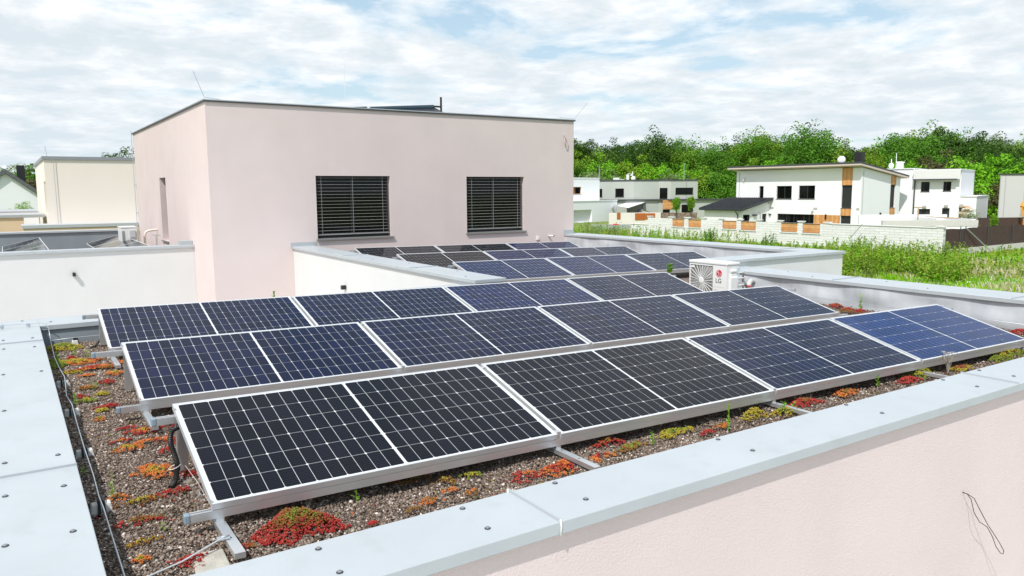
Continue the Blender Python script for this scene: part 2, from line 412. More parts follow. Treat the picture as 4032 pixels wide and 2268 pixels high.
# copings: sheet-metal strips with a slight inward fall, rolled front edge
def coping(x0, x1, y0, y1, z, fas=.055, fall=(0, 0), name='coping'):
    c = MB(); fx, fy = fall
    zt = lambda x, y: z+fx*(x-(x0+x1)/2)+fy*(y-(y0+y1)/2)
    c.hexa([(x0, y0, z-fas), (x1, y0, z-fas), (x1, y1, z-fas), (x0, y1, z-fas), (x0, y0, zt(x0, y0)), (x1, y0, zt(x1, y0)), (x1, y1, zt(x1, y1)), (x0, y1, zt(x0, y1))])
    o = c.build(name, M_zinc, house, bevel=.004)
    return o
cF = coping(XL, XRo, YFo, YF, CZ, fas=.06)
cL = coping(XLo, XL, YFo, YBo, CZ, fas=.06)
cB = coping(XL, X2L+.14, YB, YBo, CZ)
cR = coping(XR, XRo, YF, Y2+OV-.003, CZ)
c2L = coping(X2L, X2Li, YB-.13, FY-.003, CZ2)
c2T = coping(XR-.1, X2Ro, Y2, Y2i, CZ2)
c2R = coping(X2R, X2Ro, Y2i, FY+6, CZ2)
# lifted end flashing at the pink storey's foot and step flashing pieces
b = MB(); b.box(X2L-.02, X2L+.62, FY-.012, FY-.003, CZ2-.02, CZ2+.09); b.build('flashing', M_zinc2, house); b = MB(); b.box(X2R-.02, PX1+.0, FY-.012, FY-.003, CZ2-.03, CZ2+.12)
b.build('flashing', M_zinc2, house)
def screw(x, y, z, par):
    s = MB(); s.lathe((x, y, z), [(.0135, 0), (.0135, .002)], 14, 0); s.lathe((x, y, z+.002), [(.010, 0), (.0095, .0035), (.006, .006)], 12, 1)
    return s.build('screw', [M_rubber, M_screw], par, smooth=False)
def put_screws(Z, pts, z, par):
    for q in pts:
        P = un(*Z(*q), 2, z); screw(P[0], P[1], z+.0012, par)
put_screws(Z6, [(35, 40), (40, 482), (45, 762), (45, 1182), (490, 412), (540, 674), (618, 1058)], CZ, cL)
put_screws(Z5, [(25, 566), (32, 719), (38, 807), (33, 1067), (295, 573), (330, 693), (350, 783), (420, 1030)], CZ, cL)
put_screws(ZF, [(545, 1207), (725, 1405), (1763, 865), (1975, 1033), (2545, 650)], CZ, cF)
put_screws(ZL, [(150, 515), (882, 184), (1073, 245), (1790, 38)], CZ, cF)
put_screws(ZR, [(1398, 1168), (2040, 1003), (2265, 1047), (2280, 940), (2508, 978)], CZ, cF)
put_screws(Z5, [(225, 522), (515, 530)], CZ, cB)
for (x, y) in ((10.3, 2.1), (10.6, 2.9), (10.3, 4.0), (10.6, 4.7)): screw(x, y, CZ+.0012, cR)
for (x, y) in ((5.1, 6.4), (5.4, 7.2), (5.1, 8.1), (5.35, 8.9), (5.1, 10.0), (5.4, 11.5), (5.1, 13)): screw(x, y, CZ2+.0012, c2L)
# standing seams across the copings
def seam(p, q, z, par, h=.014, t=.008):
    s = MB(); p = np.array(p[:2]); q = np.array(q[:2]); d = (q-p)/np.linalg.norm(q-p); n = np.array([-d[1], d[0]])*t/2
    c = [p-n, q-n, q+n, p+n]
    s.hexa([(*k, z-.002) for k in c]+[(*k, z+h) for k in c])
    return s.build('seam', M_zinc2, par)
def lap(x0, x1, y0, y1, z, par):
    s = MB(); s.box(x0, x1, y0, y1, z, z+.0035); return s.build('seam', M_zinc, par)
a_, b_ = un(*ZF(2110, 690), 2, CZ), un(*ZF(2492, 925), 2, CZ)
sx = (a_[0]+b_[0])/2
seam((sx, YF), (sx, YFo), CZ, cF)
b = MB(); b.tube([(sx, YFo-.002, CZ+.012), (sx+.004, YFo-.004, CZ-.02), (sx, YFo-.003, CZ-.062)], .0045, 6); b.tube([(sx, YF+.002, CZ+.012), (sx, YF+.003, CZ-.03)], .008, 6)
b.build('sealant', mat('white_sealant', (.8, .8, .78), .6), cF, smooth=True)
a_, b_ = un(*ZR(2105, 950), 2, CZ), un(*ZR(2450, 1010), 2, CZ); sx = (a_[0]+b_[0])/2
seam((sx, YF), (sx, YFo), CZ, cF)
for (q, Z) in (((320, 550), Z6), ((215, 738), Z5)):
    P = un(*Z(*q), 2, CZ); s = MB(); s.hexa([(XLo, P[1]-.012, CZ-.001), (XL, P[1]-.012, CZ-.001), (XL, P[1]+.03, CZ-.001), (XLo, P[1]+.03, CZ-.001), (XLo, P[1]-.012, CZ+.012), (XL, P[1]-.012, CZ+.012), (XL, P[1]+.03, CZ+.002), (XLo, P[1]+.03, CZ+.002)])
    s.build('seam', M_zinc2, cL)
for y in (.9, 3.5): seam((XR, y), (XRo, y), CZ, cR)
for y in (8.1, 11.2): seam((X2L, y), (X2Li, y), CZ2, c2L)
for y in (6.9, 9.9): seam((X2R, y), (X2Ro, y), CZ2, c2R)
# --- the upper pink storey
FR = Frame(0, FY, 0)
W1 = (5.632, 7.595, .345, 1.89); W2_ = (9.862, 11.76, .345, 1.885)
b = MB(); b.wall(FR, PX0, PX1, GZ, PZ-.02, [W1, W2_], .22)
FS = Frame(PX0, 0, 90, -1)   # left face, s = y
sa = un(1000*1613/2576, 500+518/2.576, 0, PX0); sb = un(1673/2.576, 500+518/2.576, 0, PX0); sbo = un(1655/2.576, 500+1145/2.576, 0, PX0); scc = un(1715/2.576, 500+1145/2.576, 0, PX0)
slit = (scc[1], sbo[1], sbo[2], sa[2])
b.wall(FS, FY, PYB, GZ, PZ-.02, [slit], .24)
b.poly([(PX1, FY, GZ), (PX1, PYB, GZ), (PX1, PYB, PZ-.02), (PX1, FY, PZ-.02)])
b.poly([(PX0, PYB, GZ), (PX1, PYB, GZ), (PX1, PYB, PZ-.02), (PX0, PYB, PZ-.02)])
b.build('upper_wall', M_pink, house)
b = MB(); b.box(PX0-OV, PX1+OV, FY-OV, PYB+OV, PZ+.0, PZ+.022)
re = b.build('roof_edge', M_zinc2, house)
b = MB(); b.box(PX0-OV+.006, PX1+OV-.006, FY-OV+.006, PYB+OV-.006, PZ-.030, PZ-.0005); b.build('drip_edge', M_dedge, re)
def blind_window(h, nsl, cords):
    s0, s1, z0, z1 = h; wn = MB()
    fd = .20
    for q in ((s0, s1, z0, z0+.075), (s0, s1, z1-.06, z1), (s0, s0+.06, z0+.075, z1-.06), (s1-.06, s1, z0+.075, z1-.06), ((s0+s1)/2-.045, (s0+s1)/2+.045, z0+.075, z1-.06)):
        wn.fbox(FR, q[0]+.002, q[1]-.002, -fd-.06, -fd+.012, q[2]+.002, q[3]-.002)
    o = wn.build('window', M_fdark, house)
    gl = MB(); gl.fbox(FR, s0+.05, s1-.05, -fd-.03, -fd-.008, z0+.06, z1-.05); gl.build('pane', M_glass, o)
    bl = MB()
    zt, zb = z1-.05, z0+.115
    for i in range(nsl):
        z = zt-(zt-zb)*i/(nsl-1); a = .002+random.uniform(-.0012, .0012)
        P = FR.P
        bl.hexa([P(s0+.03, -.055, z-a-.002), P(s1-.03, -.055, z-a-.002), P(s1-.03, -.125, z+a-.002), P(s0+.03, -.125, z+a-.002),
                 P(s0+.03, -.055, z-a+.002), P(s1-.03, -.055, z-a+.002), P(s1-.03, -.125, z+a+.002), P(s0+.03, -.125, z+a+.002)])
    bl.fbox(FR, s0+.03, s1-.03, -.125, -.055, z0+.088, z0+.104)
    bo = bl.build('blind', M_blind, o)
    for c in cords:
        x = s0+(s1-s0)*c; q = MB(); q.tube([FR.P(x, -.05, z1), FR.P(x, -.05, z0+.09)], .0035, 5); q.build('cord', M_blind, bo)
    sl_ = MB(); P = FR.P
    sl_.hexa([P(s0-.03, .055, z0-.035), P(s1+.06, .055, z0-.035), P(s1+.06, -.19, z0-.002), P(s0-.03, -.19, z0-.002), P(s0-.03, .055, z0-.0), P(s1+.06, .055, z0-.0), P(s1+.06, -.19, z0+.02), P(s0-.03, -.19, z0+.02)])
    sl_.build('sill', M_sill, o)
blind_window(W1, 18, (.075, .49, .9)); blind_window(W2_, 18, (.1, .47, .9))
b = MB(); b.fbox(FS, slit[0], slit[1], -.30, -.235, slit[2], slit[3]); wn = b.build('window', M_glass, house)
b = MB(); b.fbox(FS, slit[0]-.02, slit[1]+.02, -.1, .05, slit[2]-.03, slit[2]-.002); b.build('sill', M_sill, wn)
# small wall fittings
def fit(name, mb, mt, label, cat, **k):
    return tag(mb.build(name, mt, None, **k), label, cat)
b = MB(); x, _, z = un(2000+298/2.576, 600+870/2.576, 1, FY); b.box(x-.045, x+.045, FY-.045, FY-.001, z-.05, z+.05)
fit('junction_box', b, M_acw, 'small white square box on the pink wall just above the rearmost solar panels', 'junction box', bevel=.006)
b = MB(); x, _, z = un(2000+420/2.576, 600+848/2.576, 1, FY); b.tube([(x-.03, FY, z), (x-.01, FY-.1, z+.01), (x+.05, FY-.14, z+.01)], .025, 10); b.tube([(x+.05, FY-.14, z+.01), (x+.075, FY-.155, z+.01)], .02, 10, 1)
fit('pipe_stub', b, [M_acw, M_black], 'short white pipe stub with black tip on the pink wall near the grey parapet', 'pipe', smooth=True)
def lamp(x, y, z, label, wd=.062):
    e = empty('wall_lamp', (x, y, z), label, 'wall lamp')
    q = MB(); q.box(x, x+wd, y-.11, y-.012, z-.085, z, 0); q.build('lamp_body', M_black, e, bevel=.003)
    q = MB(); q.box(x+.01, x+wd-.01, y-.012, y-.0005, z-.07, z-.015); q.build('mount', M_black, e)
UY = 16.7
P = un(284.5, 1073, 1, UY); lamp(P[0], UY, P[2], 'small black box lamp on the white wall at the left edge')
P = un(1359, 1122, 0, X2L+OV)
e = empty('wall_lamp', P, 'small black box lamp on the white wall behind the third panel row', 'wall lamp')
q = MB(); q.box(P[0]-.10, P[0]-.01, P[1]-.08, P[1]-.0, P[2]-.085, P[2]); q.build('lamp_body', M_black, e, bevel=.003)
q = MB(); q.box(P[0]-.01, P[0]-.0005, P[1]-.065, P[1]-.015, P[2]-.07, P[2]-.015); q.build('mount', M_acw, e)
# cable loops
def loop(px, lab, y, col, r=.004):
    q = MB(); q.tube(px, r, 6); return fit('cable_loop', q, col, lab, 'cable', smooth=True)
yw = YFo+OV
def wp(X, Y, off):
    P = un(*ZL(X, Y), 1, yw-off); return (P[0], P[1], P[2])
pts = [wp(2235, 474, .0), wp(2262, 486, .03), wp(2283, 515, .05), wp(2300, 590, .07), (wp(2330, 640, .08)), wp(2372, 668, .09), wp(2400, 720, .10), wp(2420, 775, .11), wp(2445, 812, .12), wp(2460, 818, .12), wp(2464, 800, .12), wp(2440, 755, .115), wp(2405, 700, .105), wp(2375, 655, .095), wp(2330, 570, .075), wp(2300, 510, .055), wp(2262, 484, .032), wp(2238, 478, .0)]
loop(pts, 'brown cable loop hanging from a hole in the near pink wall', yw, mat('brown_cable', (.05, .035, .03), .5), .0028)
lp = [(2343, 428), (2341, 445), (2352, 460), (2358, 480), (2356, 498), (2350, 500), (2344, 482), (2342, 455)]
q = [un(450+a/1.321, 200+c/1.321, 1, FY-.03-.004*i) for i, (a, c) in enumerate(lp)]; q[0][1] = FY
loop([tuple(k) for k in q], 'pale cable loop high on the pink storey near its right corner', FY, mat('pale_cable', (.55, .45, .42), .5), .012)
# rods on the roof corners
def rod(name, pts, lab, r, mt=M_galv, cat='lightning rod'):
    q = MB(); q.tube(pts, r, 6); return fit(name, q, mt, lab, cat)
ZQ = lambda a, c: (450+a/1.321, 200+c/1.321)
A_ = un(*ZQ(410, 106), 1, FY+.05); B_ = un(*ZQ(468, 242), 1, FY+.05); rod('lightning_rod', [A_, B_, (B_[0]+.35, FY+.12, PZ+.05)], 'thin slanting rod on the left front corner of the pink storey', .009)
A_ = un(*ZQ(2459, 272), 1, FY+.05); B_ = un(*ZQ(2393, 354), 1, FY+.05); rod('lightning_rod', [A_, B_, (B_[0]-.55, FY+.05, PZ+.06)], 'thin slanting rod on the right front corner of the pink storey', .008)
A_ = un(*ZQ(1193, 35), 1, 20.); B_ = un(*ZQ(1205, 300), 1, 20.); rod('lightning_rod', [A_, (B_[0], B_[1], PZ)], 'thin upright rod in the middle of the pink storey roof', .008, mat('pale_rod', (.75, .77, .78), .4))
A_ = un(524, 512, 0, PX0-.06); B_ = un(547, 880, 0, PX0-.06)
e = empty('down_conductor', (PX0-.06, PYB-.1, -3), 'thin metal wire running down the far left corner of the pink storey', 'wire')
q = MB(); q.tube([(PX0-.06, PYB-.05, PZ+.1), (PX0-.06, PYB-.05, -.2)], .012, 6); q.build('wire', M_galv, e)
for v in (2.75, 1.75, .8): q = MB(); q.box(PX0-.08, PX0+.0, PYB-.12, PYB-.08, v, v+.03); q.build('bracket', M_galv, e)
# evacuated tube collectors on the pink roof
def collector(u0, u1, v0, v1, lab, pole):
    e = None; y = 19.0
    a = un(u0, v0, 1, y); c = un(u1, v1, 1, y)
    e = empty('solar_water_heater', (a[0], y, PZ), lab, 'solar collector')
    q = MB(); q.hexa([(a[0], y-.07, a[2]-.13), (c[0], y-.07, c[2]-.13), (c[0], y+.07, c[2]-.13), (a[0], y+.07, a[2]-.13), (a[0], y-.05, a[2]), (c[0], y-.05, c[2]), (c[0], y+.05, c[2]), (a[0], y+.05, a[2])])
    q.build('manifold', mat('collector_box', (.05, .08, .11), .35, .2), e, bevel=.02)
    n = 22; mt = mat('collector_tube', (.02, .025, .035), .15)
    for i in range(n):
        x = a[0]+(c[0]-a[0])*(i+.5)/n; z = a[2]+(c[2]-a[2])*(i+.5)/n-.08
        q = MB(); q.tube([(x, y-.02, z), (x, y-1.7, PZ+.10)], .029, 7); q.build('tube', mt, e, smooth=True)
    q = MB(); q.box(a[0], c[0], y-1.72, y-1.66, PZ+.036, PZ+.13); q.build('base_rail', M_dedge, e)
    if pole:
        q = MB(); q.tube([(c[0]+.28, y, PZ+.03), (c[0]+.28, y, c[2]+.26)], .035, 8); q.tube([(c[0], y, c[2]-.05), (c[0]+.28, y, c[2]-.05)], .03, 8); q.build('pole', M_black, e)
collector(*ZQ(1330, 291)[:1], ZQ(1660, 282)[0], ZQ(0, 291)[1], ZQ(0, 281)[1], 'tube solar collector with black pole showing over the pink roof edge', True)
collector(ZQ(1110, 0)[0], ZQ(1313, 0)[0], ZQ(0, 297)[1], ZQ(0, 290)[1], 'tube solar collector barely showing over the pink roof edge left of the other', False)

# ================================================================== solar panels and their frames
PL, PG, PS, TILT, SLOPE = 2.094, .029, 1.038, .2608, .017
ROWS = [(0, 0, 0, 4), (-.014, 2.268, 0, 4), (.009, 4.536, 0, 4), (6.135, 7.698, .026, 3), (6.049, 9.966, .026, 3), (6.012, 12.234, .026, 3)]
def make_panel():
    e = empty('solar_module', (0, 0, 0), 'x', 'solar panel', 'solar panels on the planted roof')
    q = MB(); t = .035; w_ = .011
    for (x0, x1, y0, y1) in ((0, PL, 0, w_), (0, PL, PS-w_, PS), (0, w_, w_, PS-w_), (PL-w_, PL, w_, PS-w_)): q.box(x0, x1, y0, y1, -t, 0)
    q.box(w_, PL-w_, w_, .03, -t, -t+.002); q.box(w_, PL-w_, PS-.03, PS-w_, -t, -t+.002)
    q.build('frame', M_frame, e)
    q = MB(); q.box(w_, PL-w_, w_, PS-w_, -.008, -.0025); gl = q.build('backsheet', M_back, e)
    q = MB(); cw = (PL-2*w_-.030-.016)/24; ch = (PS-2*w_-.020)/6; gp = .0026; cf = .0075
    for i in range(24):
        for j in range(6):
            x0 = w_+.015+i*cw+(.016 if i >= 12 else 0); y0 = w_+.010+j*ch
            a, c, d, f = x0+gp/2, x0+cw-gp/2, y0+gp/2, y0+ch-gp/2
            L_ = i % 2 == 0
            pts = [(a+cf, d), (c, d), (c, f), (a+cf, f), (a, f-cf), (a, d+cf)] if L_ else [(a, d), (c-cf, d), (c, d+cf), (c, f-cf), (c-cf, f), (a, f)]
            q.poly([(x, y, -.0018) for x, y in pts])
    q.build('cells', M_cell, e)
    q = MB(); q.box(PL/2-.05, PL/2+.05, PS-.12, PS-.06, -.03, -.009); q.build('junction_box', M_black, e)
    return e
proto = make_panel()
def copy_tree(o, parent=None):
    c = o.copy(); sc.collection.objects.link(c); c.parent = parent
    for ch in [k for k in bpy.data.objects if k.parent == o]: copy_tree(ch, c)
    return c
rown = ['front row', 'second row from the front', 'third row from the front', 'fourth row, beside the air conditioner', 'fifth row', 'last row against the pink wall']
coln = {4: ['leftmost', 'second from the left', 'third from the left', 'rightmost'], 3: ['leftmost', 'middle', 'rightmost']}
SHEEN_TONES = ('kknb', 'nnnn', 'nndn', 'ddn', 'kdn', 'kkd')  # painted sheen per panel, standing in for differing sky reflections
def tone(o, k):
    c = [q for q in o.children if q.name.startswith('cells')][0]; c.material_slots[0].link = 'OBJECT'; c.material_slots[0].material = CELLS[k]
first = True
for r, (x0, y0, z0, n) in enumerate(ROWS):
    for i in range(n):
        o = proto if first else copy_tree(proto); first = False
        tone(o, SHEEN_TONES[r][i])
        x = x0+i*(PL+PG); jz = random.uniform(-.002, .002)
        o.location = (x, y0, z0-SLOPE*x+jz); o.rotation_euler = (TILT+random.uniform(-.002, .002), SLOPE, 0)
        cn_ = dict(k='black', n='navy', d='blue', b='bright blue')[SHEEN_TONES[r][i]]; o['label'] = f'{cn_} tilted solar panel, {coln[n][i]} in the {rown[r]}'
CT, ST = math.cos(TILT), math.sin(TILT)
for r, (x0, y0, z0, n) in enumerate(ROWS):
    L = n*PL+(n-1)*PG
    e = empty('mounting_frame', (x0, y0, z0-SLOPE*x0), ['silver rail frame under the front row of panels', 'silver rail frame under the second panel row', 'silver rail frame under the third panel row', 'silver rail frame under the fourth panel row by the air conditioner', 'silver rail frame under the fifth panel row', 'silver rail frame under the last panel row by the pink wall'][r], 'mounting frame', 'frames carrying the solar panels', rot=(0, SLOPE, 0))
    def lb(mb, name, mt, **k):
        o = mb.build(name, mt, None, **k); o.parent = e; return o
    def rail(xa, xb, yc, zt, h=.042, w_=.04):
        q = MB(); q.box(xa, xb, yc-w_/2, yc+w_/2, zt-h, zt-.012)
        q.box(xa, xb, yc-w_/2, yc-.007, zt-.012, zt); q.box(xa, xb, yc+.007, yc+w_/2, zt-.012, zt)   # slot along the top
        lb(q, 'rail', M_alu)
        for xe, d in ((xa, -1), (xb, 1)):
            q = MB(); q.box(min(xe, xe+d*.028), max(xe, xe+d*.028), yc-w_/2-.002, yc+w_/2+.002, zt-h-.002, zt+.002); lb(q, 'end_cap', M_cap, bevel=.006)
    zr = -.036
    left = [.10, .13, .03, .12, .12, .12][r]
    rail(-left, L+.20, .028, zr)
    rail(-[.10, .2, .12, .1, .1, .1][r], L+[.2, .30, .15, .12, .12, .12][r], PS*CT-.06, ST*PS-.055)
    gz = -.150
    for k in range(n+1):
        xk = k*(PL+PG)-PG/2+(.05 if k == 0 else (-.05 if k == n else 0))
        q = MB(); q.box(xk-.024, xk+.024, -.38, .10, gz+.022, gz+.05); q.box(xk-.024, xk+.024, .10, PS*CT+.06, gz-.03, gz-.006); lb(q, 'base_rail', M_alu)
        q = MB(); q.box(xk-.018, xk+.018, .01, .046, gz+.05, zr-.042); lb(q, 'leg', M_alu)
        q = MB(); yt = PS*CT-.06; zt = ST*PS-.055-.042
        q.hexa([(xk-.03, yt-.004, gz+.025), (xk+.03, yt-.004, gz+.025), (xk+.03, yt+.004, gz+.025), (xk-.03, yt+.004, gz+.025), (xk-.03, yt-.004, zt+.04), (xk+.03, yt-.004, zt+.04), (xk+.03, yt+.004, zt+.04), (xk-.03, yt+.004, zt+.04)])
        q.box(xk-.03, xk-.024, yt+.004, yt+.03, gz+.025, zt)
        lb(q, 'leg', M_alu)
        # clamps holding the panels at each joint
        for yy in (.03, PS*CT-.06):
            zz_ = yy*math.tan(TILT)
            q = MB(); q.box(xk-.016 if 0 < k < n else xk-.03*(1 if k == 0 else -.4), xk+.016 if 0 < k < n else xk+(-.035 if k == 0 else .075), yy-.02, yy+.02, zz_-.045, zz_+.004)
            lb(q, 'clamp', M_alu)
    if r < 3:
        for k in range(n+1):
            xk = k*(PL+PG)-PG/2+(.05 if k == 0 else (-.05 if k == n else 0))
            q = MB(); q.lathe((xk, -.20, gz+.0505), [(.006, 0), (.006, .0005)], 8); lb(q, 'bolt_hole', M_black)

# ================================================================== gravel, sedum and weeds on the planted roof
def stones(n, x0, x1, y0, y1, smin, smax, seed, keep=None):
    g = np.random.default_rng(seed); x = g.uniform(x0, x1, n); y = g.uniform(y0, y1, n)
    if keep is not None: k = keep(x, y); x, y = x[k], y[k]; n = len(x)
    s = g.uniform(smin, smax, n)*g.choice([.6, 1, 1, 1.5], n, p=[.3, .35, .25, .1]); und = .002+.009*np.sin(x*3.1+1)*np.cos(y*2.3)+.006*np.sin(x*11)*np.sin(y*9+1)
    z = -.165-.017*x+und+s*.2+g.uniform(0, .006, n)
    base = np.array([[1, 0, 0], [0, 1, 0], [-1, 0, 0], [0, -1, 0], [0, 0, 1], [0, 0, -1]], float)
    J = base[None]*(1+g.uniform(-.35, .35, (n, 6, 1)))+g.uniform(-.25, .25, (n, 6, 3))
    J *= s[:, None, None]*.5*np.stack([g.uniform(.7, 1.3, n), g.uniform(.7, 1.3, n), g.uniform(.45, .9, n)], 1)[:, None]
    a = g.uniform(0, 6.28, n); ca, sa_ = np.cos(a), np.sin(a)
    X = J[..., 0]*ca[:, None]-J[..., 1]*sa_[:, None]+x[:, None]; Y = J[..., 0]*sa_[:, None]+J[..., 1]*ca[:, None]+y[:, None]; Z = J[..., 2]+z[:, None]
    F = np.array([[0, 1, 4], [1, 2, 4], [2, 3, 4], [3, 0, 4], [1, 0, 5], [2, 1, 5], [3, 2, 5], [0, 3, 5]])
    return np.stack([X, Y, Z], -1).reshape(-1, 3), (np.arange(n)[:, None, None]*6+F[None]).reshape(-1, 3)
parts = [stones(62000, XL+.01, .35, YF, 5.95, .009, .019, 1),
         stones(46000, .3, 3.2, YF, .45, .008, .018, 2), stones(26000, 3.0, 10.1, YF, .3, .012, .022, 3),
         stones(9000, 8.3, 10.1, .3, 7.6, .014, .026, 4)]
V = []; F = []; o_ = 0
for v, f in parts: V.append(v); F.append(f+o_); o_ += len(v)
M_stone = mat('lava_gravel', (.095, .067, .052), .95, island=[(.24, .18, .14), (.15, .11, .088), (.35, .28, .23), (.185, .135, .107), (.50, .43, .38), (.80, .70, .62)], spec=.2)
M_stone.node_tree.nodes  # colours by loose stone
cr = [n for n in M_stone.node_tree.nodes if n.bl_idname == 'ShaderNodeValToRGB'][0].color_ramp
for i, p_ in enumerate((0, .25, .45, .66, .84, .95, 1.0)): cr.elements[i].position = p_
tag(bulk('gravel', np.concatenate(V), np.concatenate(F), M_stone), 'brown and grey gravel covering the planted roof', 'gravel', kind='stuff')

def sedum_mat(n, cols): return mat('sedum_'+n, cols[0], .55, island=cols[1:], spec=.3, trans=.15)
M_sred = sedum_mat('red', [(.32, .014, .02), (.47, .035, .038), (.42, .06, .035), (.55, .11, .07)])
M_sor = sedum_mat('orange', [(.52, .11, .03), (.70, .21, .05), (.62, .27, .06), (.74, .15, .07)])
M_syel = sedum_mat('yellow', [(.40, .30, .02), (.52, .44, .05), (.33, .30, .03), (.56, .36, .05)])
M_sgr = sedum_mat('green', [(.14, .20, .02), (.25, .30, .04), (.18, .26, .03), (.36, .34, .05)])
M_sbr = sedum_mat('brown', [(.24, .12, .03), (.34, .15, .04), (.20, .16, .03), (.40, .10, .04)])
SM = [M_sred, M_sor, M_syel, M_sgr, M_sbr]
def sprigs(P, size, mi, g, leaves=7, up=.5):
    """small succulent rosettes: leaves are squashed octahedra radiating from each point"""
    n = len(P); F = np.array([[0, 2, 4], [2, 1, 4], [1, 3, 4], [3, 0, 4], [2, 0, 5], [1, 2, 5], [3, 1, 5], [0, 3, 5]])
    az = g.uniform(0, 6.28, (n, leaves)); el = g.uniform(.05, 1.45, (n, leaves))*1.0
    d = np.stack([np.cos(az)*np.cos(el), np.sin(az)*np.cos(el), np.sin(el)*up*1.6], -1)
    d /= np.linalg.norm(d, axis=-1, keepdims=True)
    sz = size*g.uniform(.6, 1.3, (n, leaves, 1))
    c = P[:, None]+d*sz*.55
    sd = np.stack([-d[..., 1], d[..., 0], 0*d[..., 0]], -1); sd /= np.linalg.norm(sd, axis=-1, keepdims=True)+1e-9; t3 = np.cross(d, sd)
    w_ = sz*.30
    pts = np.stack([c-d*sz*.5, c+d*sz*.5, c-sd*w_, c+sd*w_, c+t3*w_, c-t3*w_], 2)
    V = pts.reshape(-1, 3); k = n*leaves
    Fa = (np.arange(k)[:, None, None]*6+F[None]).reshape(-1, 3)
    return V, Fa, np.repeat(np.repeat(mi, leaves), 8)
def sedum(x, y, rx, ry, h, cm, label, n=None, rot=0, size=.011, edge=None, name='sedum'):
    g = np.random.default_rng(int(abs(x*1000+y*377))+5)
    n = n or int(max(24, rx*ry*math.pi*4200))
    r = np.sqrt(g.uniform(0, 1, n)); a = g.uniform(0, 6.28, n)
    lob = 1+.25*np.sin(a*3+x*9)+.18*np.sin(a*5+y*7)+.1*np.sin(a*9)
    px_, py_ = r*rx*lob*np.cos(a), r*ry*lob*np.sin(a)
    c, s = math.cos(rot), math.sin(rot); X = px_*c-py_*s; Y = px_*s+py_*c
    keep = (g.uniform(0, 1, n) > .25*(r > .75))
    hh = h*np.maximum(0, 1-r**2)*(.8+.4*g.uniform(0, 1, n))
    zb = -.165-.017*(X+x)+.016
    P = np.stack([X+x, Y+y, zb+hh], 1)[keep]; r = r[keep]
    mi = np.array([cm[0] if len(cm) == 1 else (cm[min(len(cm)-1, int((rr+g.uniform(-.22, .22))*len(cm)))] if rr > 0 else cm[0]) for rr in r]); mi = np.clip(mi, 0, 4)
    V, F_, M_ = sprigs(P, size, mi, g)
    o = bulk(name, V-np.array([x, y, zb.mean()]), F_, SM, mi=M_); o.location = (x, y, float(zb.mean()))
    return tag(o, label, 'sedum', 'sedum cushions on the gravel')
def G(Z, x, y):
    P = un(*Z(x, y), 2, -.15)
    P = un(*Z(x, y), 2, -.15-.017*P[0]); return P[0], P[1]
R0, O1, Y2c, G3, B4 = 0, 1, 2, 3, 4
x, y = G(ZF, 360, 1040)
sedum(x, y-.01, .185, .145, .085, (G3, B4, B4, R0, R0), 'big domed sedum cushion, olive in the middle and bright red at its rim', n=1500, size=.0115)
sedum(x+.13, y+.015, .07, .06, .03, (R0,), 'flat crimson sedum spreading off the right side of the big dome', n=240)
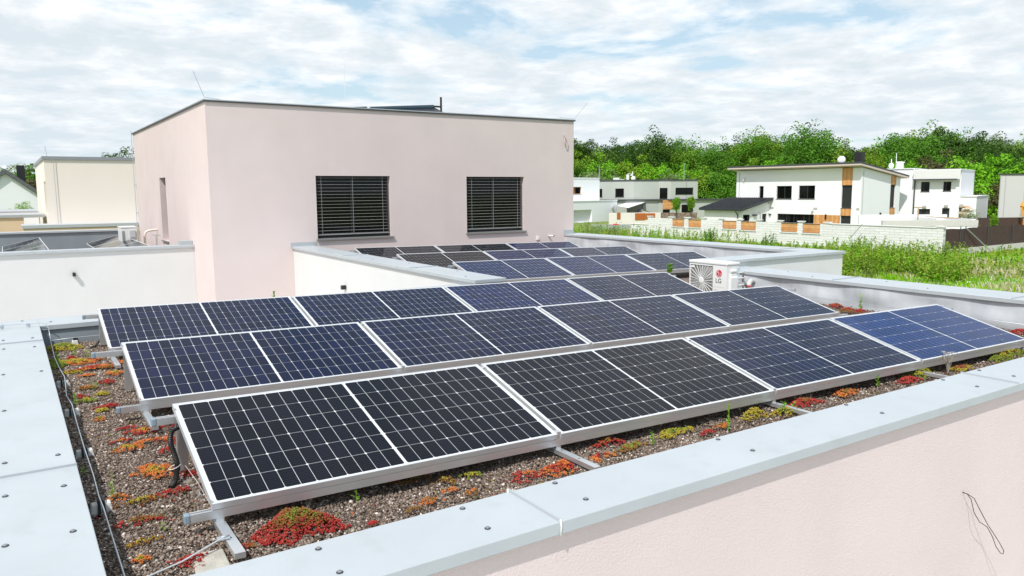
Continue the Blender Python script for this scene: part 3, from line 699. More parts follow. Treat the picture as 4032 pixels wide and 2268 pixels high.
sl_ = [
 (Z6, 1330, 560, .055, .075, .016, (Y2c, O1, O1), 'large orange and yellow sedum patch left of the black cable', .6),
 (Z6, 1450, 740, .055, .022, .014, (R0,), 'red sedum strip on gravel between the orange patch and the lowest rail end', .25),
 (Z6, 1415, 390, .025, .022, .02, (R0,), 'small crimson sedum tuft right beside the black cable', 0),
 (Z6, 1410, 290, .032, .04, .014, (O1, R0), 'orange sedum patch above the crimson tuft by the black cable', .5),
 (Z6, 1215, 215, .05, .036, .014, (Y2c, O1, R0), 'orange sedum patch at the tip of the second row base rail', .2),
 (Z6, 1420, 165, .035, .025, .014, (O1, R0), 'orange sedum patch under the upper rail end of the front row', 0),
 (Z6, 1080, 360, .045, .032, .012, (Y2c, O1), 'yellow and orange sedum patch in the middle of the left gravel strip', .3),
 (Z6, 1210, 315, .06, .018, .012, (O1,), 'thin orange sedum streak right of the yellow and orange patch', .4),
 (Z6, 1035, 300, .03, .02, .01, (O1, R0), 'small orange sedum tuft above the yellow and orange patch', .2),
 (Z6, 1080, 190, .04, .016, .01, (R0,), 'thin red sedum streak left of the second row base rail tip', .2),
 (Z6, 1190, 810, .055, .022, .012, (Y2c, B4), 'olive yellow sedum streak below the red strip', .15),
 (Z6, 990, 785, .03, .025, .012, (B4, O1), 'brown orange sedum beside a concrete holder block', 0),
 (Z6, 1170, 985, .06, .02, .014, (B4, R0), 'rusty red sedum strip low in the left gravel strip', -.1),
 (Z6, 1300, 955, .03, .012, .01, (B4,), 'brown sedum sprigs right of the rusty red strip', -.1),
 (Z6, 1225, 1150, .045, .016, .008, (Y2c, B4), 'dry yellow sedum sprigs near the bottom of the left gravel strip', .1),
 (Z6, 1205, 1310, .022, .016, .012, (Y2c, O1), 'small yellow sedum tuft beside the galvanised rod', 0),
 (Z6, 1620, 1320, .036, .034, .014, (R0,), 'red sedum growing over the pale concrete slab', -.4),
 (Z6, 2060, 1200, .03, .02, .01, (R0, B4), 'tiny dull red sedum left of the big dome', 0),
 (Z6, 1600, 580, .03, .03, .01, (R0,), 'small red sedum under the left edge of the front panel', 0),
 (Z6, 840, 118, .022, .016, .014, (Y2c, O1), 'small golden sedum tuft above the middle holder block', 0),
 (Z5, 1035, 1280, .032, .028, .02, (Y2c,), 'bright yellow sedum tuft in the upper left gravel strip', 0),
 (Z5, 635, 800, .10, .11, .03, (G3, Y2c), 'green yellow sedum cushion in the far left corner of the roof', 0),
 (Z5, 730, 950, .12, .07, .02, (Y2c, Y2c, O1), 'long yellow and orange sedum band near the far left corner', -.2),
 (Z5, 730, 925, .035, .03, .03, (R0,), 'crimson tuft sitting in the yellow band at the far left', 0),
 (Z5, 930, 1005, .10, .035, .014, (R0, R0, O1), 'long red sedum streak across the upper left gravel strip', .35),
 (Z5, 1080, 990, .06, .05, .014, (O1, B4), 'orange sedum next to the third row base rail', 0),
 (Z5, 1170, 1055, .045, .035, .014, (Y2c, O1), 'golden sedum beside the second row leg', 0),
 (Z5, 1085, 1150, .04, .03, .016, (R0,), 'red sedum tuft left of the second row leg', 0),
 (Z5, 720, 1050, .055, .04, .012, (B4, Y2c), 'brown olive sedum between wire and red streak', 0),
 (Z5, 890, 1080, .04, .02, .01, (O1,), 'pale orange sedum streak below the long red one', 0),
 (Z5, 895, 1205, .04, .03, .012, (O1, B4), 'orange brown sedum in the middle of the upper gravel strip', 0),
 (Z5, 1110, 1400, .05, .03, .016, (R0,), 'red sedum cluster left of the second row lower rail end', 0),
 (Z5, 880, 1340, .04, .03, .016, (Y2c, G3), 'yellow green sedum left of the red cluster', 0),
 (Z5, 820, 1300, .03, .02, .012, (R0,), 'small dark red sedum near the wire', 0),
 (Z5, 1040, 1440, .03, .02, .014, (Y2c,), 'yellow sedum just below the red cluster', 0),
 (Z5, 570, 960, .05, .16, .02, (G3,), 'dark green moss strip in the shade of the left parapet', 0),
 (Z5, 950, 920, .05, .03, .012, (R0, O1), 'small red sedum above the long red streak', 0),
 (Z5, 1205, 945, .04, .04, .012, (O1,), 'orange sedum behind the second row leg', 0),
 (ZF, 2300, 605, .075, .05, .025, (O1, R0), 'red orange sedum by the base rail at the first panel joint', .2),
 (ZF, 2530, 560, .075, .06, .03, (R0, O1), 'red sedum cushion touching the base rail at the first panel joint', 0),
 (ZF, 1840, 745, .045, .022, .016, (O1, B4), 'orange brown sedum tuft by the front coping', 0),
 (ZF, 1620, 645, .045, .035, .022, (Y2c, B4), 'olive sedum tuft under the front row between two tufts', 0),
 (ZF, 1490, 815, .05, .03, .016, (B4, O1), 'brown orange sedum sprigs on pale gravel', 0),
 (ZF, 1680, 720, .04, .02, .012, (O1,), 'pale orange sedum streak on the front gravel', 0),
 (ZF, 1355, 885, .04, .016, .012, (B4,), 'dull orange sedum touching the front coping', 0),
 (ZF, 1000, 1000, .02, .008, .008, (R0,), 'tiny red sedum sprig at the front coping', 0),
 (ZF, 1850, 590, .055, .03, .012, (Y2c, G3), 'yellow green low sedum on the front gravel', 0),
 (ZF, 1330, 620, .09, .05, .02, (G3, B4), 'dark olive sedum in the shade beneath the front row', 0),
 (ZL, 270, 215, .12, .045, .03, (B4, R0), 'rusty red sedum mat right of the first joint base rail', .1),
 (ZL, 235, 290, .09, .03, .02, (R0, O1), 'red sedum mat at the coping right of the first joint', .1),
 (ZL, 30, 340, .05, .07, .03, (O1, R0), 'orange red sedum left of the first joint base rail end', 0),
 (ZL, 400, 230, .13, .04, .014, (G3, B4), 'long olive green sedum mat along the front gravel', .25),
 (ZL, 640, 150, .16, .05, .016, (G3, Y2c), 'low green sedum mat under the third quarter of the front row', .1),
 (ZL, 820, 152, .06, .022, .016, (R0,), 'bright red sedum strip at the coping before the yellow cushion', .1),
 (ZL, 1080, 72, .13, .05, .06, (Y2c, Y2c), 'round bright yellow sedum cushion on the front gravel', 0),
 (ZL, 900, 115, .06, .03, .014, (B4, O1), 'brown sedum left of the yellow cushion', 0),
 (ZR, 1120, 1160, .15, .07, .03, (B4, R0, R0), 'dark red sedum mat behind the second joint base rail', 0),
 (ZR, 985, 1230, .12, .05, .035, (G3, Y2c), 'lime green sedum at the second joint base rail', 0),
 (ZR, 1400, 1090, .14, .06, .02, (B4, O1), 'brown orange sedum mat under the third panel', 0),
 (ZR, 1810, 1010, .13, .055, .03, (R0,), 'bright red sedum mat next to the lime green cushion', 0),
 (ZR, 1880, 965, .20, .09, .05, (G3, Y2c, G3), 'large lime green sedum cushion left of the third joint', 0),
 (ZR, 2160, 925, .16, .05, .02, (R0, B4, Y2c), 'mixed red and yellow sedum right of the third joint', 0),
 (ZR, 2460, 840, .36, .10, .05, (Y2c, G3), 'long yellow green sedum mat by the rightmost panel', .1),
 (ZR, 1410, 545, .14, .10, .04, (R0, B4), 'pink red sedum beyond the second row at the right parapet', 0),
 (ZR, 1330, 515, .10, .10, .04, (B4, R0), 'brown red sedum beyond the second row', 0),
 (ZR, 1490, 552, .10, .06, .04, (R0,), 'small red sedum by the black clips at the right parapet', 0),
 (ZR, 2560, 690, .10, .12, .04, (R0,), 'red sedum at the far right behind the rightmost panel', 0),
]
for (Z, x, y, rx, ry, h, cm, lab, ro) in sl_:
    X, Y = G(Z, x, y); k_ = {Z6: 2.0, ZF: 1.35, Z5: 1.7}.get(Z, 1.12); sedum(X, Y, rx*k_, ry*k_, h*1.25, cm, lab, rot=ro, n=int(max(30, rx*ry*k_*k_*math.pi*(5200 if k_ > 1.2 else 4200))), size=.0115 if Z in (Z6, ZF) else .015)
X, Y = 9.35, 6.1
sedum(X, Y, .45, .4, .06, (B4, R0), 'pinkish red sedum mat left of the air conditioner', size=.02, n=700)
# thin, scattered moss and seedlings between the cushions
g = np.random.default_rng(11); n = 2600
xs = np.concatenate([g.uniform(XL+.05, .1, n//2), g.uniform(.3, 9.9, n//2)]); ys = np.concatenate([g.uniform(YF+.03, 5.9, n//2), g.uniform(YF+.03, -.05, n//2)])
k = (np.sin(xs*5)+np.sin(ys*4+xs*2)+g.uniform(-1.2, 1.2, n)) > .5
P = np.stack([xs, ys, -.165-.017*xs+.012], 1)[k]
V, F_, M_ = sprigs(P, .010, g.choice([4, 4, 3, 3, 2, 1, 0], len(P)), g, leaves=5)
tag(bulk('moss', V, F_, SM, mi=M_), 'thin scattered moss and seedlings between the sedum cushions', 'moss', kind='stuff')

# little weeds
M_leaf = mat('weed_leaf', (.20, .42, .03), .5, island=[(.30, .52, .05), (.16, .34, .03)], trans=.35)
M_dry = mat('dry_stalk', (.42, .38, .32), .8)
def leafpoly(q, p, d, up, L, W):
    d = Vector(d).normalized(); s = d.cross(Vector((0, 0, 1)));
    s = s.normalized() if s.length > .01 else Vector((1, 0, 0)); p = Vector(p); n = s.cross(d)
    a, b_, c = p+d*L*.35+n*L*.04, p+d*L*.7+n*L*.02, p+d*L-n*L*.1
    q.poly([p, a-s*W, a]); q.poly([p, a, a+s*W]); q.poly([a-s*W, b_-s*W*.8, b_, a]); q.poly([a, b_, b_+s*W*.8, a+s*W]); q.poly([b_-s*W*.8, c, b_]); q.poly([b_, c, b_+s*W*.8])
def weed(x, y, z, h, n, L, lab, W=.3, name='weed', mt=None):
    g_ = random.Random(int(x*991+y*77)); q = MB(); q.tube([(x, y, z), (x+h*.05, y, z+h*.5), (x, y, z+h)], h*.02+.0008, 5)
    for i in range(n):
        t = (i+1)/n; a = i*2.4+g_.random(); e_ = .5+.6*t
        leafpoly(q, (x, y, z+h*t*.95), (math.cos(a), math.sin(a), e_), 1, L*g_.uniform(.8, 1.15)*(1-.35*t), L*W*(1-.3*t))
    return fit(name, q, mt or M_leaf, lab, 'weed')
for (Z, x, y, h, n, L, lab) in [
 (Z6, 950, 760, .085, 9, .03, 'bright green leafy weed beside the wire in the left gravel strip'),
 (Z6, 1380, 1050, .045, 4, .025, 'tiny yellow green sprout low in the left gravel strip'),
 (Z6, 705, 570, .06, 6, .028, 'green weed in the shade below the left coping seam'),
 (Z6, 945, 610, .055, 6, .012, 'wispy pale green shoot above the bright leafy weed'),
 (Z5, 760, 890, .11, 9, .035, 'upright pale green weed near the far left corner'),
 (Z5, 890, 920, .10, 7, .05, 'broad leaved pale green weed by the third row base rail'),
 (Z5, 945, 1215, .07, 7, .03, 'pale green weed in the middle of the upper left gravel'),
 (Z5, 985, 1190, .05, 5, .025, 'smaller pale green weed just right of its neighbour'),
 (Z5, 765, 1370, .10, 10, .035, 'leafy light green weed standing against the wire'),
 (Z5, 570, 905, .07, 3, .06, 'single large leaf of a weed touching the left coping'),
 (ZF, 865, 800, .075, 5, .042, 'round leaved green weed under the front panel edge'),
 (ZL, 515, 210, .10, 8, .04, 'green weed sprig on the sedum mat right of the first joint'),
 (ZL, 935, 130, .20, 11, .035, 'tall slender green weed left of the yellow cushion'),
 (ZR, 985, 1215, .09, 8, .05, 'leafy light green weed at the second joint base rail'),
 (ZR, 1050, 1210, .08, 6, .045, 'leafy green weed to the right of the second joint base rail'),
 (ZR, 2420, 840, .19, 8, .06, 'thin green weed at the edge of the rightmost panel'),
 (ZR, 1605, 1040, .11, 8, .04, 'grey green weed below the third panel'),
 (ZR, 1493, 525, .20, 9, .07, 'dark green weed beside the black clips by the right parapet')]:
    X, Y = G(Z, x, y); weed(X, Y, -.165-.017*X+.005, h, n, L, lab)
P = un(1078, 1165, 1, 5.8); weed(P[0], P[1], DECK(P[0]), P[2]-DECK(P[0])+.06, 8, .07, 'green weed peeping over the top edge of the third panel row')
P = un(2637, 1073, 1, 5.9); q = MB(); g_ = random.Random(3)
for i in range(60):
    a = g_.random()*6.28; t = i/60; rr = .07*(1-abs(t-.4)); leafpoly(q, (P[0]+math.cos(a)*rr*.4, P[1]+math.sin(a)*rr*.4, P[2]-.02+.16*t), (math.cos(a), math.sin(a), .9), 1, .06, .02)
q.tube([(P[0], P[1], DECK(P[0])), (P[0], P[1], P[2]+.1)], .008, 5)
fit('weed', q, M_leaf, 'bushy green weed between the third and fourth rows left of the air conditioner', 'weed')
for (Z, x, y, h, lab) in [(ZF, 460, 880, .085, 'dry grey seed stalk standing behind the big red dome'), (ZF, 90, 905, .06, 'dry grey flower stalk leaning left of the big red dome'), (ZR, 2070, 950, .21, 'dry brown seed stalk tuft at the third joint base rail'), (ZR, 1155, 1130, .12, 'dry stalk behind the dark red sedum mat')]:
    X, Y = G(Z, x, y); q = MB(); z = DECK(X); g_ = random.Random(int(X*100))
    for i in range(4 if h < .2 else 16):
        dx, dy = g_.uniform(-.4, .4)*h, g_.uniform(-.3, .3)*h; q.tube([(X, Y, z), (X+dx*.5, Y+dy*.4, z+h*.6), (X+dx, Y+dy, z+h*g_.uniform(.8, 1.1))], .0012 if h < .2 else .002, 4)
        for j in range(5): a = g_.random()*6.28; leafpoly(q, (X+dx, Y+dy, z+h), (math.cos(a), math.sin(a), .4), 1, h*.1, h*.02)
    fit('dry_stalk', q, M_dry, lab, 'dry plant')

# ================================================================== lightning wire, blocks, slab, conduit
def zg(x): return DECK(x)
WX = -.43
wire = [(-.425, -.52, -.115), (-.427, -.40, -.11), (-.43, 0, -.09), (-.432, .45, -.075), (-.437, .62, -.07), (-.43, 1.0, -.078), (-.434, 1.6, -.07), (-.43, 2.2, -.08), (-.425, 2.72, -.068), (-.44, 3.1, -.085), (-.415, 3.75, -.065), (-.43, 4.3, -.085), (-.44, 4.8, -.09), (-.435, 5.35, -.09), (-.43, 5.85, -.085), (-.43, 5.93, -.04), (-.435, 5.96, .03), (-.45, 5.98, .085), (-.50, 6.0, .10), (-.75, 6.02, .10), (-1.3, 6.05, .10), (-2.2, 6.1, .10)]
q = MB(); q.tube(wire, .004, 7); ew = fit('earth_wire', q, M_galv, 'long galvanised wire running along the left gravel strip and up over the far coping', 'wire', smooth=True)
q = MB(); q.tube([(-.43, 5.85, -.085), (-.2, 5.87, -.08), (.3, 5.88, -.08), (1.0, 5.88, -.08)], .004, 7); fit('earth_wire', q, M_galv, 'galvanised wire along the foot of the far parapet', 'wire', smooth=True)
q = MB(); q.tube([(9.9, 5.0, -.22), (9.93, 4.2, -.21), (9.9, 3.0, -.22), (9.92, 1.5, -.22), (9.9, 0, -.22)], .004, 7); fit('earth_wire', q, M_galv, 'galvanised wire along the foot of the right parapet', 'wire', smooth=True)
def holder(x, y, lab, ang=0, clip=True, zz_=None):
    z = zg(x)+.0
    e = empty('wire_holder', (x, y, z), lab, 'wire holder', 'concrete holders along the earth wire', rot=(0, 0, ang))
    def L_(mb, name, mt, **k): o = mb.build(name, mt, None, **k); o.parent = e
    q = MB(); q.hexa([(-.055, -.035, 0), (.055, -.035, 0), (.055, .035, 0), (-.055, .035, 0), (-.045, -.026, .055), (.045, -.026, .055), (.045, .026, .055), (-.045, .026, .055)]); L_(q, 'block', M_conc, bevel=.006)
    for s in (-1, 1):
        q = MB(); q.hexa([(s*.011-.009, -.045, .0), (s*.011+.009, -.045, .0), (s*.011+.009, .03, .0), (s*.011-.009, .03, .0), (s*.011-.005, -.030, .075), (s*.011+.005, -.030, .075), (s*.011+.005, .012, .082), (s*.011-.005, .012, .082)]); L_(q, 'clip', M_black, bevel=.003)
for (y, lab) in ((.62, 'nearest concrete wire holder in the left gravel strip'), (1.62, 'second concrete wire holder from the near end'), (2.72, 'third concrete wire holder from the near end'), (3.77, 'fourth concrete wire holder from the near end')): holder(-.43, y, lab)
holder(-.2, 5.86, 'concrete wire holder at the foot of the far parapet', math.pi/2)
holder(9.9, 4.35, 'concrete wire holder at the foot of the right parapet behind the second row'); holder(9.93, 1.6, 'concrete wire holder at the right parapet behind the rightmost panel')
# cross clamp and rod
e = empty('cross_clamp', (-.425, -.40, -.12), 'galvanised cross clamp joining wire and rod at the bottom left', 'clamp')
q = MB(); q.box(-.448, -.398, -.425, -.375, -.122, -.116); q.box(-.448, -.398, -.425, -.375, -.104, -.098); q.build('plate', M_galv, e, bevel=.002)
for dx in (-.017, .017):
    for dy in (-.017, .017): q = MB(); q.lathe((-.423+dx, -.40+dy, -.122), [(.006, 0), (.006, .03)], 6); q.build('bolt', M_galv, e)
q = MB(); q.tube([(-.44, -.41, -.107), (-.35, -.37, -.108), (-.2, -.30, -.112), (-.03, -.215, -.094), (.03, -.19, -.090)], .0045, 7); fit('earthing_rod', q, mat('shiny_rod', (.75, .76, .77), .3, .7), 'shiny round rod from the cross clamp to the front row base rail', 'rod', smooth=True)
e = empty('rail_clamp', (.005, -.20, -.10), 'round bolted clamp fixing the rod to the front row base rail', 'clamp')
q = MB(); q.box(-.025, .03, -.215, -.175, -.099, -.092); q.build('plate', M_galv, e, bevel=.002)
q = MB(); q.lathe((.003, -.197, -.092), [(.013, 0), (.012, .005), (.006, .009)], 14); q.build('bolt', M_galv, e)
q = MB(); q.hexa([(-.165, -.43, -.19), (-.01, -.44, -.19), (0, -.20, -.19), (-.155, -.175, -.19), (-.16, -.425, -.138), (-.015, -.435, -.138), (-.005, -.205, -.138), (-.15, -.185, -.138)])
fit('paving_slab', q, mat('slab_concrete', (.47, .44, .38), .9, var=(14, .18), bump=[(60, .004, 4, None)]), 'pale concrete slab half buried under the front row base rail', 'slab', bevel=.006)
# standoff clips on the far coping
for x, lab in ((-.62, 'right of two wire standoff clips on the far left coping'), (-.86, 'left of two wire standoff clips on the far left coping')):
    q = MB(); q.tube([(x, 6.0, CZ), (x, 6.01, CZ+.035)], .004, 6); q.lathe((x, 6.01, CZ+.025), [(.02, -.004), (.02, .004)], 12, axis=(0, 1, .3)); fit('wire_standoff', q, M_galv, lab, 'clip')
# conduit with cable tie at the front row's left rear leg
q = MB(); LX = .0
cp = [(LX+.06, .93, .15), (LX-.015, .90, .14), (LX-.035, .89, .08), (LX-.02, .885, .0), (LX-.01, .87, -.06), (LX-.02, .84, -.10), (LX-.04, .80, -.135), (LX-.07, .76, -.15)]
def smoothpts(p, n=10):
    p = [Vector(a) for a in p]; o = []
    for i in range(len(p)-1):
        a, b_, c, d = p[max(i-1, 0)], p[i], p[i+1], p[min(i+2, len(p)-1)]
        for k in range(n):
            t = k/n; o.append(.5*((2*b_)+(c-a)*t+(2*a-5*b_+4*c-d)*t*t+(3*b_-a-3*c+d)*t**3))
    return o+[p[-1]]
sp = smoothpts(cp, 14); q.tube(sp, [.0165 if i % 2 else .0135 for i in range(len(sp))], 10)
fit('cable_conduit', q, M_cable, 'black corrugated conduit hanging at the left leg of the front row', 'conduit')
q = MB(); q.tube([(LX-.045+.032*math.cos(a)+.02, .87+.03*math.sin(a), -.07+.01*math.cos(a)) for a in np.linspace(0, 6.28, 14)], .0022, 5); q.tube([(LX+.03, .86, -.07), (LX+.05, .6, -.10), (LX+.02, .12, -.06)], .0012, 4)
fit('cable_tie', q, M_acw, 'white cable tie around the black conduit with its long loose tail', 'cable tie')
sp = smoothpts([(.1, 5.6, .0), (.02, 5.55, -.08), (-.03, 5.5, -.13), (-.12, 5.42, -.15), (-.2, 5.35, -.155)], 10); q = MB(); q.tube(sp, .012, 8); fit('cable_conduit', q, M_cable, 'black conduit curling out under the third row at the left', 'conduit', smooth=True)
sp = smoothpts([(.12, 2.15, -.10), (.02, 2.05, -.13), (-.05, 1.95, -.15)], 10); q = MB(); q.tube(sp, [.014 if i % 2 else .011 for i in range(len(sp))], 8); fit('cable_conduit', q, M_cable, 'black corrugated conduit stub under the second row at the left', 'conduit')

# ================================================================== air conditioner
def text_mesh(s, size, name, mt, par, loc, font_space=1.0, bold=0.0):
    cu = bpy.data.curves.new(name, 'FONT'); cu.body = s; cu.size = size; cu.extrude = .0008; cu.space_character = font_space; cu.offset = bold
    t = bpy.data.objects.new('tmp_text', cu); sc.collection.objects.link(t)
    bpy.context.view_layer.update()
    me = bpy.data.meshes.new_from_object(t.evaluated_get(bpy.context.evaluated_depsgraph_get()))
    bpy.data.objects.remove(t); bpy.data.curves.remove(cu)
    me.transform(Matrix.Rotation(math.pi/2, 4, 'X')); me.materials.clear(); me.materials.append(mt)
    o = bpy.data.objects.new(name, me); sc.collection.objects.link(o); o.parent = par; o.location = loc; return o
AX = 9.0
aR = un(2863, 1038, 0, AX); aL = un(2716, 1020, 0, AX)
azt = (aR[2]+aL[2])/2; azb = DECK(AX)+.01
adz = azt-azb; awd = aL[1]-aR[1]; adep = .29; ax0, AY = AX, aL[1]
ac = empty('air_conditioner', (ax0, AY, azb), 'white air conditioner outdoor unit with a red round logo standing among the panels', 'air conditioner')
ac.location = (AX, AY, azb); ac.rotation_euler = (0, 0, -math.pi/2)
def AC(mb, name, mt, **k):
    o = mb.build(name, mt, None, **k); o.parent = ac; return o
q = MB(); dv = awd*.64
q.box(0, .02, 0, adep, .03, adz-.045); q.box(dv, awd, 0, adep, .03, adz-.045); q.box(.02, dv, .03, adep, .03, adz-.045)
q.box(.02, dv, 0, .03, .03, .055); q.box(.02, dv, 0, .03, adz-.075, adz-.045)
AC(q, 'casing', M_acw)
q = MB(); q.box(-.012, awd+.012, -.012, adep+.012, adz-.045, adz); AC(q, 'lid', M_acw, bevel=.012)
for x in (.08, awd-.16): q = MB(); q.box(x, x+.08, -.02, adep+.02, 0, .03); AC(q, 'foot', M_acd)
q = MB(); q.box(.022, dv-.002, .022, .03, .057, adz-.077); AC(q, 'fan_opening', M_acd)
fx, fz = dv*.5+.01, adz*.46; R_ = .30
hub = MB(); hub.lathe((fx, .012, fz), [(.052, 0), (.052, .012), (.04, .018)], 24, axis=(0, -1, 0)); AC(hub, 'fan_hub', M_acw)
# radial ribs and curved louvres of the grille, cut to the square opening
gr = MB(); x0_, x1_, z0_, z1_ = .022, dv-.002, .057, adz-.077
def inside(x, z): return x0_ < x < x1_ and z0_ < z < z1_
for k in range(26):
    a = 2*math.pi*k/26+.06; r0 = .05; r1 = .05
    while inside(fx+math.cos(a)*(r1+.01), fz+math.sin(a)*(r1+.01)) and r1 < .6: r1 += .01
    t = .0022 if k % 2 else .004; n0 = (-math.sin(a)*t, math.cos(a)*t)
    p0 = (fx+math.cos(a)*r0, fz+math.sin(a)*r0); p1 = (fx+math.cos(a)*r1, fz+math.sin(a)*r1)
    c = [(p0[0]-n0[0], p0[1]-n0[1]), (p1[0]-n0[0], p1[1]-n0[1]), (p1[0]+n0[0], p1[1]+n0[1]), (p0[0]+n0[0], p0[1]+n0[1])]
    gr.hexa([(a_[0], .010, a_[1]) for a_ in c]+[(a_[0], .001, a_[1]) for a_ in c])
for k in range(21):
    rr = .075+k*.0145; seg = []
    for i in range(73):
        a = 2*math.pi*i/72; r_ = rr*(1+.06*math.sin(4*a+.8))
        x, z = fx+math.cos(a)*r_, fz+math.sin(a)*r_
        if inside(x, z): seg.append((x, .012, z))
        else:
            if len(seg) > 1: gr.tube(seg, .0022, 4)
            seg = []
    if len(seg) > 1: gr.tube(seg, .0022, 4)
AC(gr, 'fan_grille', M_acw)
q = MB(); q.box(.03, .12, -.003, .001, adz-.125, adz-.09); AC(q, 'maker_plate', M_acw)
lx, lz, lr = dv+(awd-dv)*.44, adz*.70, .062
q = MB(); q.lathe((lx, -.0005, lz), [(lr, 0), (lr, .0015)], 40, axis=(0, -1, 0)); lg = AC(q, 'logo_disc', M_red)
def strip(pts, t, mt, name):
    q = MB()
    for i in range(len(pts)-1):
        p, r_ = np.array(pts[i]), np.array(pts[i+1]); d = (r_-p)/np.linalg.norm(r_-p); n_ = np.array([-d[1], d[0]])*t/2; p = p-d*t*.1; r_ = r_+d*t*.1
        c = [p-n_, r_-n_, r_+n_, p+n_]
        q.poly([(k[0], -.0028, k[1]) for k in c])
    return AC(q, name, mt)
rg = lr*.80; arc = [(lx+rg*math.cos(a), lz+rg*math.sin(a)) for a in np.linspace(math.radians(88), math.radians(360), 30)]
strip(arc, .008, M_acw, 'logo_ring'); strip([(lx+rg, lz), (lx+.018, lz)], .008, M_acw, 'logo_bar')
strip([(lx-.002, lz+.030), (lx-.002, lz-.026), (lx+.014, lz-.026)], .008, M_acw, 'logo_stroke')
q = MB(); q.lathe((lx-.024, -.0022, lz+.020), [(.0085, 0), (.0085, .0008)], 16, axis=(0, -1, 0)); AC(q, 'logo_dot', M_acw)
text_mesh('LG', .105, 'lettering', M_grey, ac, (lx-.070, -.002, lz-.155), bold=.0012)
text_mesh('Smart Inverter', .026, 'lettering', M_lgrey, ac, (dv+.04, -.002, adz*.235))
q = MB(); q.box(dv+.004, awd-.02, -.0015, 0, adz*.33, adz*.335); q.box(dv+.004, awd-.02, -.0015, 0, adz*.15, adz*.155); q.box(dv-.001, dv+.002, -.003, 0, .03, adz-.045); AC(q, 'trim_line', M_lgrey)
q = MB(); q.box(awd, awd+.045, .06, adep-.07, .03, adz*.60); q.hexa([(awd, .06, adz*.60), (awd+.045, .06, adz*.60), (awd+.045, adep-.07, adz*.60), (awd, adep-.07, adz*.60), (awd, .06, adz*.72), (awd+.004, .06, adz*.72), (awd+.004, adep-.07, adz*.72), (awd, adep-.07, adz*.72)])
AC(q, 'valve_cover', M_acw, bevel=.008)
q = MB(); q.box(awd, awd+.03, .08, .22, adz*.74, adz*.80); q.box(awd, awd+.03, .08, .22, adz*.66, adz*.69, 0); AC(q, 'handle', M_acw, bevel=.006)
q = MB(); q.box(awd+.0005, awd+.0015, .25, .32, adz*.55, adz*.85); AC(q, 'sticker', mat('pale_blue_sticker', (.55, .68, .74), .5))
# pipes from the unit into the elbow on the membrane
px_, ey, ez = 10.10, 5.03, -.09
el = empty('pipe_outlet', (px_, ey, ez), 'pale pipe elbow on the grey parapet taking the air conditioner pipes', 'pipe')
q = MB(); q.tube(smoothpts([(px_+.05, ey+.02, ez-.02), (px_-.04, ey+.01, ez+.0), (px_-.11, ey-.01, ez-.02), (px_-.17, ey-.03, ez-.09)], 8), .042, 14); q.build('elbow', M_pipe, el, smooth=True)
q = MB(); q.tube([(px_-.165, ey-.028, ez-.078), (px_-.185, ey-.034, ez-.105)], .045, 14); q.build('red_tape', mat('red_tape', (.6, .05, .05), .5), el)
for i, z in enumerate((.42, .33, .22, .12)):
    sp = smoothpts([(AX+adep-.06, aR[1]+.06+.0, azb+z), (AX+adep+.10, aR[1]-.01, azb+z+.015), (px_-.40, ey-.10, ez-.06+z*.3), (px_-.175, ey-.03+.012*i, ez-.095)], 8)
    q = MB(); q.tube(sp, .017 if i != 3 else .010, 8); q.build('hose', M_pipe if i != 3 else M_black, el, smooth=True)

# ================================================================== neighbour's roof on the left
nb = empty('neighbour_house', (0, 21, GZ), 'white walled flat roofed neighbour on the left with grey parapet', 'house')
ND = -.45; NX0 = -9.0
b = MB(); FN = Frame(0, UY, 0); b.wall(FN, NX0, PX0-.002, GZ, .17)
b.build('wall', M_fwhite if False else M_white, nb)
b = MB(); b.hexa([(NX0, UY-.05, .14), (PX0-.003, UY-.05, .14), (PX0-.003, UY+.48, .14), (NX0, UY+.48, .14), (NX0, UY-.05, .205), (PX0-.003, UY-.05, .205), (PX0-.003, UY+.48, .195), (NX0, UY+.48, .195)])
nc = b.build('coping', M_zinc, nb, bevel=.004)
b = MB(); b.box(PX0-.30, PX0-.004, UY+.12, UY+.40, .20, .30); b.build('flashing', M_zinc2, nb)
b = MB(); b.poly([(NX0, UY+.4, ND), (PX0-.002, UY+.4, ND), (PX0-.002, 26.0, ND), (NX0, 26.0, ND)]); b.build('roof_deck', M_soil, nb)
b = MB(); b.box(NX0, PX0-.06, 26.0, 26.4, ND, .20); b.build('parapet_lining', M_lined, nb)
b = MB(); b.box(NX0, PX0-.05, 25.95, 26.5, .20, .26); b.build('coping', M_zinc, nb, bevel=.004)
for x in (-.3, .6, 1.3, 2.5): screw(x, UY+.2, .2+.0012, nc)
def west_panel(xh, y1, k, lab):
    o = copy_tree(proto); o['label'] = lab; o['group'] = "solar panels on the neighbour's roof"
    o.location = (xh-1.038*math.cos(.24), y1-k*(PL+PG), .12-1.038*math.sin(.24))
    R = Matrix(((0, math.cos(.24), -math.sin(.24)), (-1, 0, 0), (0, math.sin(.24), math.cos(.24))))
    o.rotation_euler = R.to_euler()
for k, wh_ in enumerate(('farthest', 'middle', 'nearest')):
    west_panel(2.40, 24.9, k, f'pale reflecting panel on the left neighbour roof, {wh_} of the row by the pink wall')
    west_panel(.10, 24.9, k, f'pale reflecting panel on the left neighbour roof, {wh_} of the row at the left edge')
M_vent2 = mat('grille_grey', (.30, .30, .30), .6)
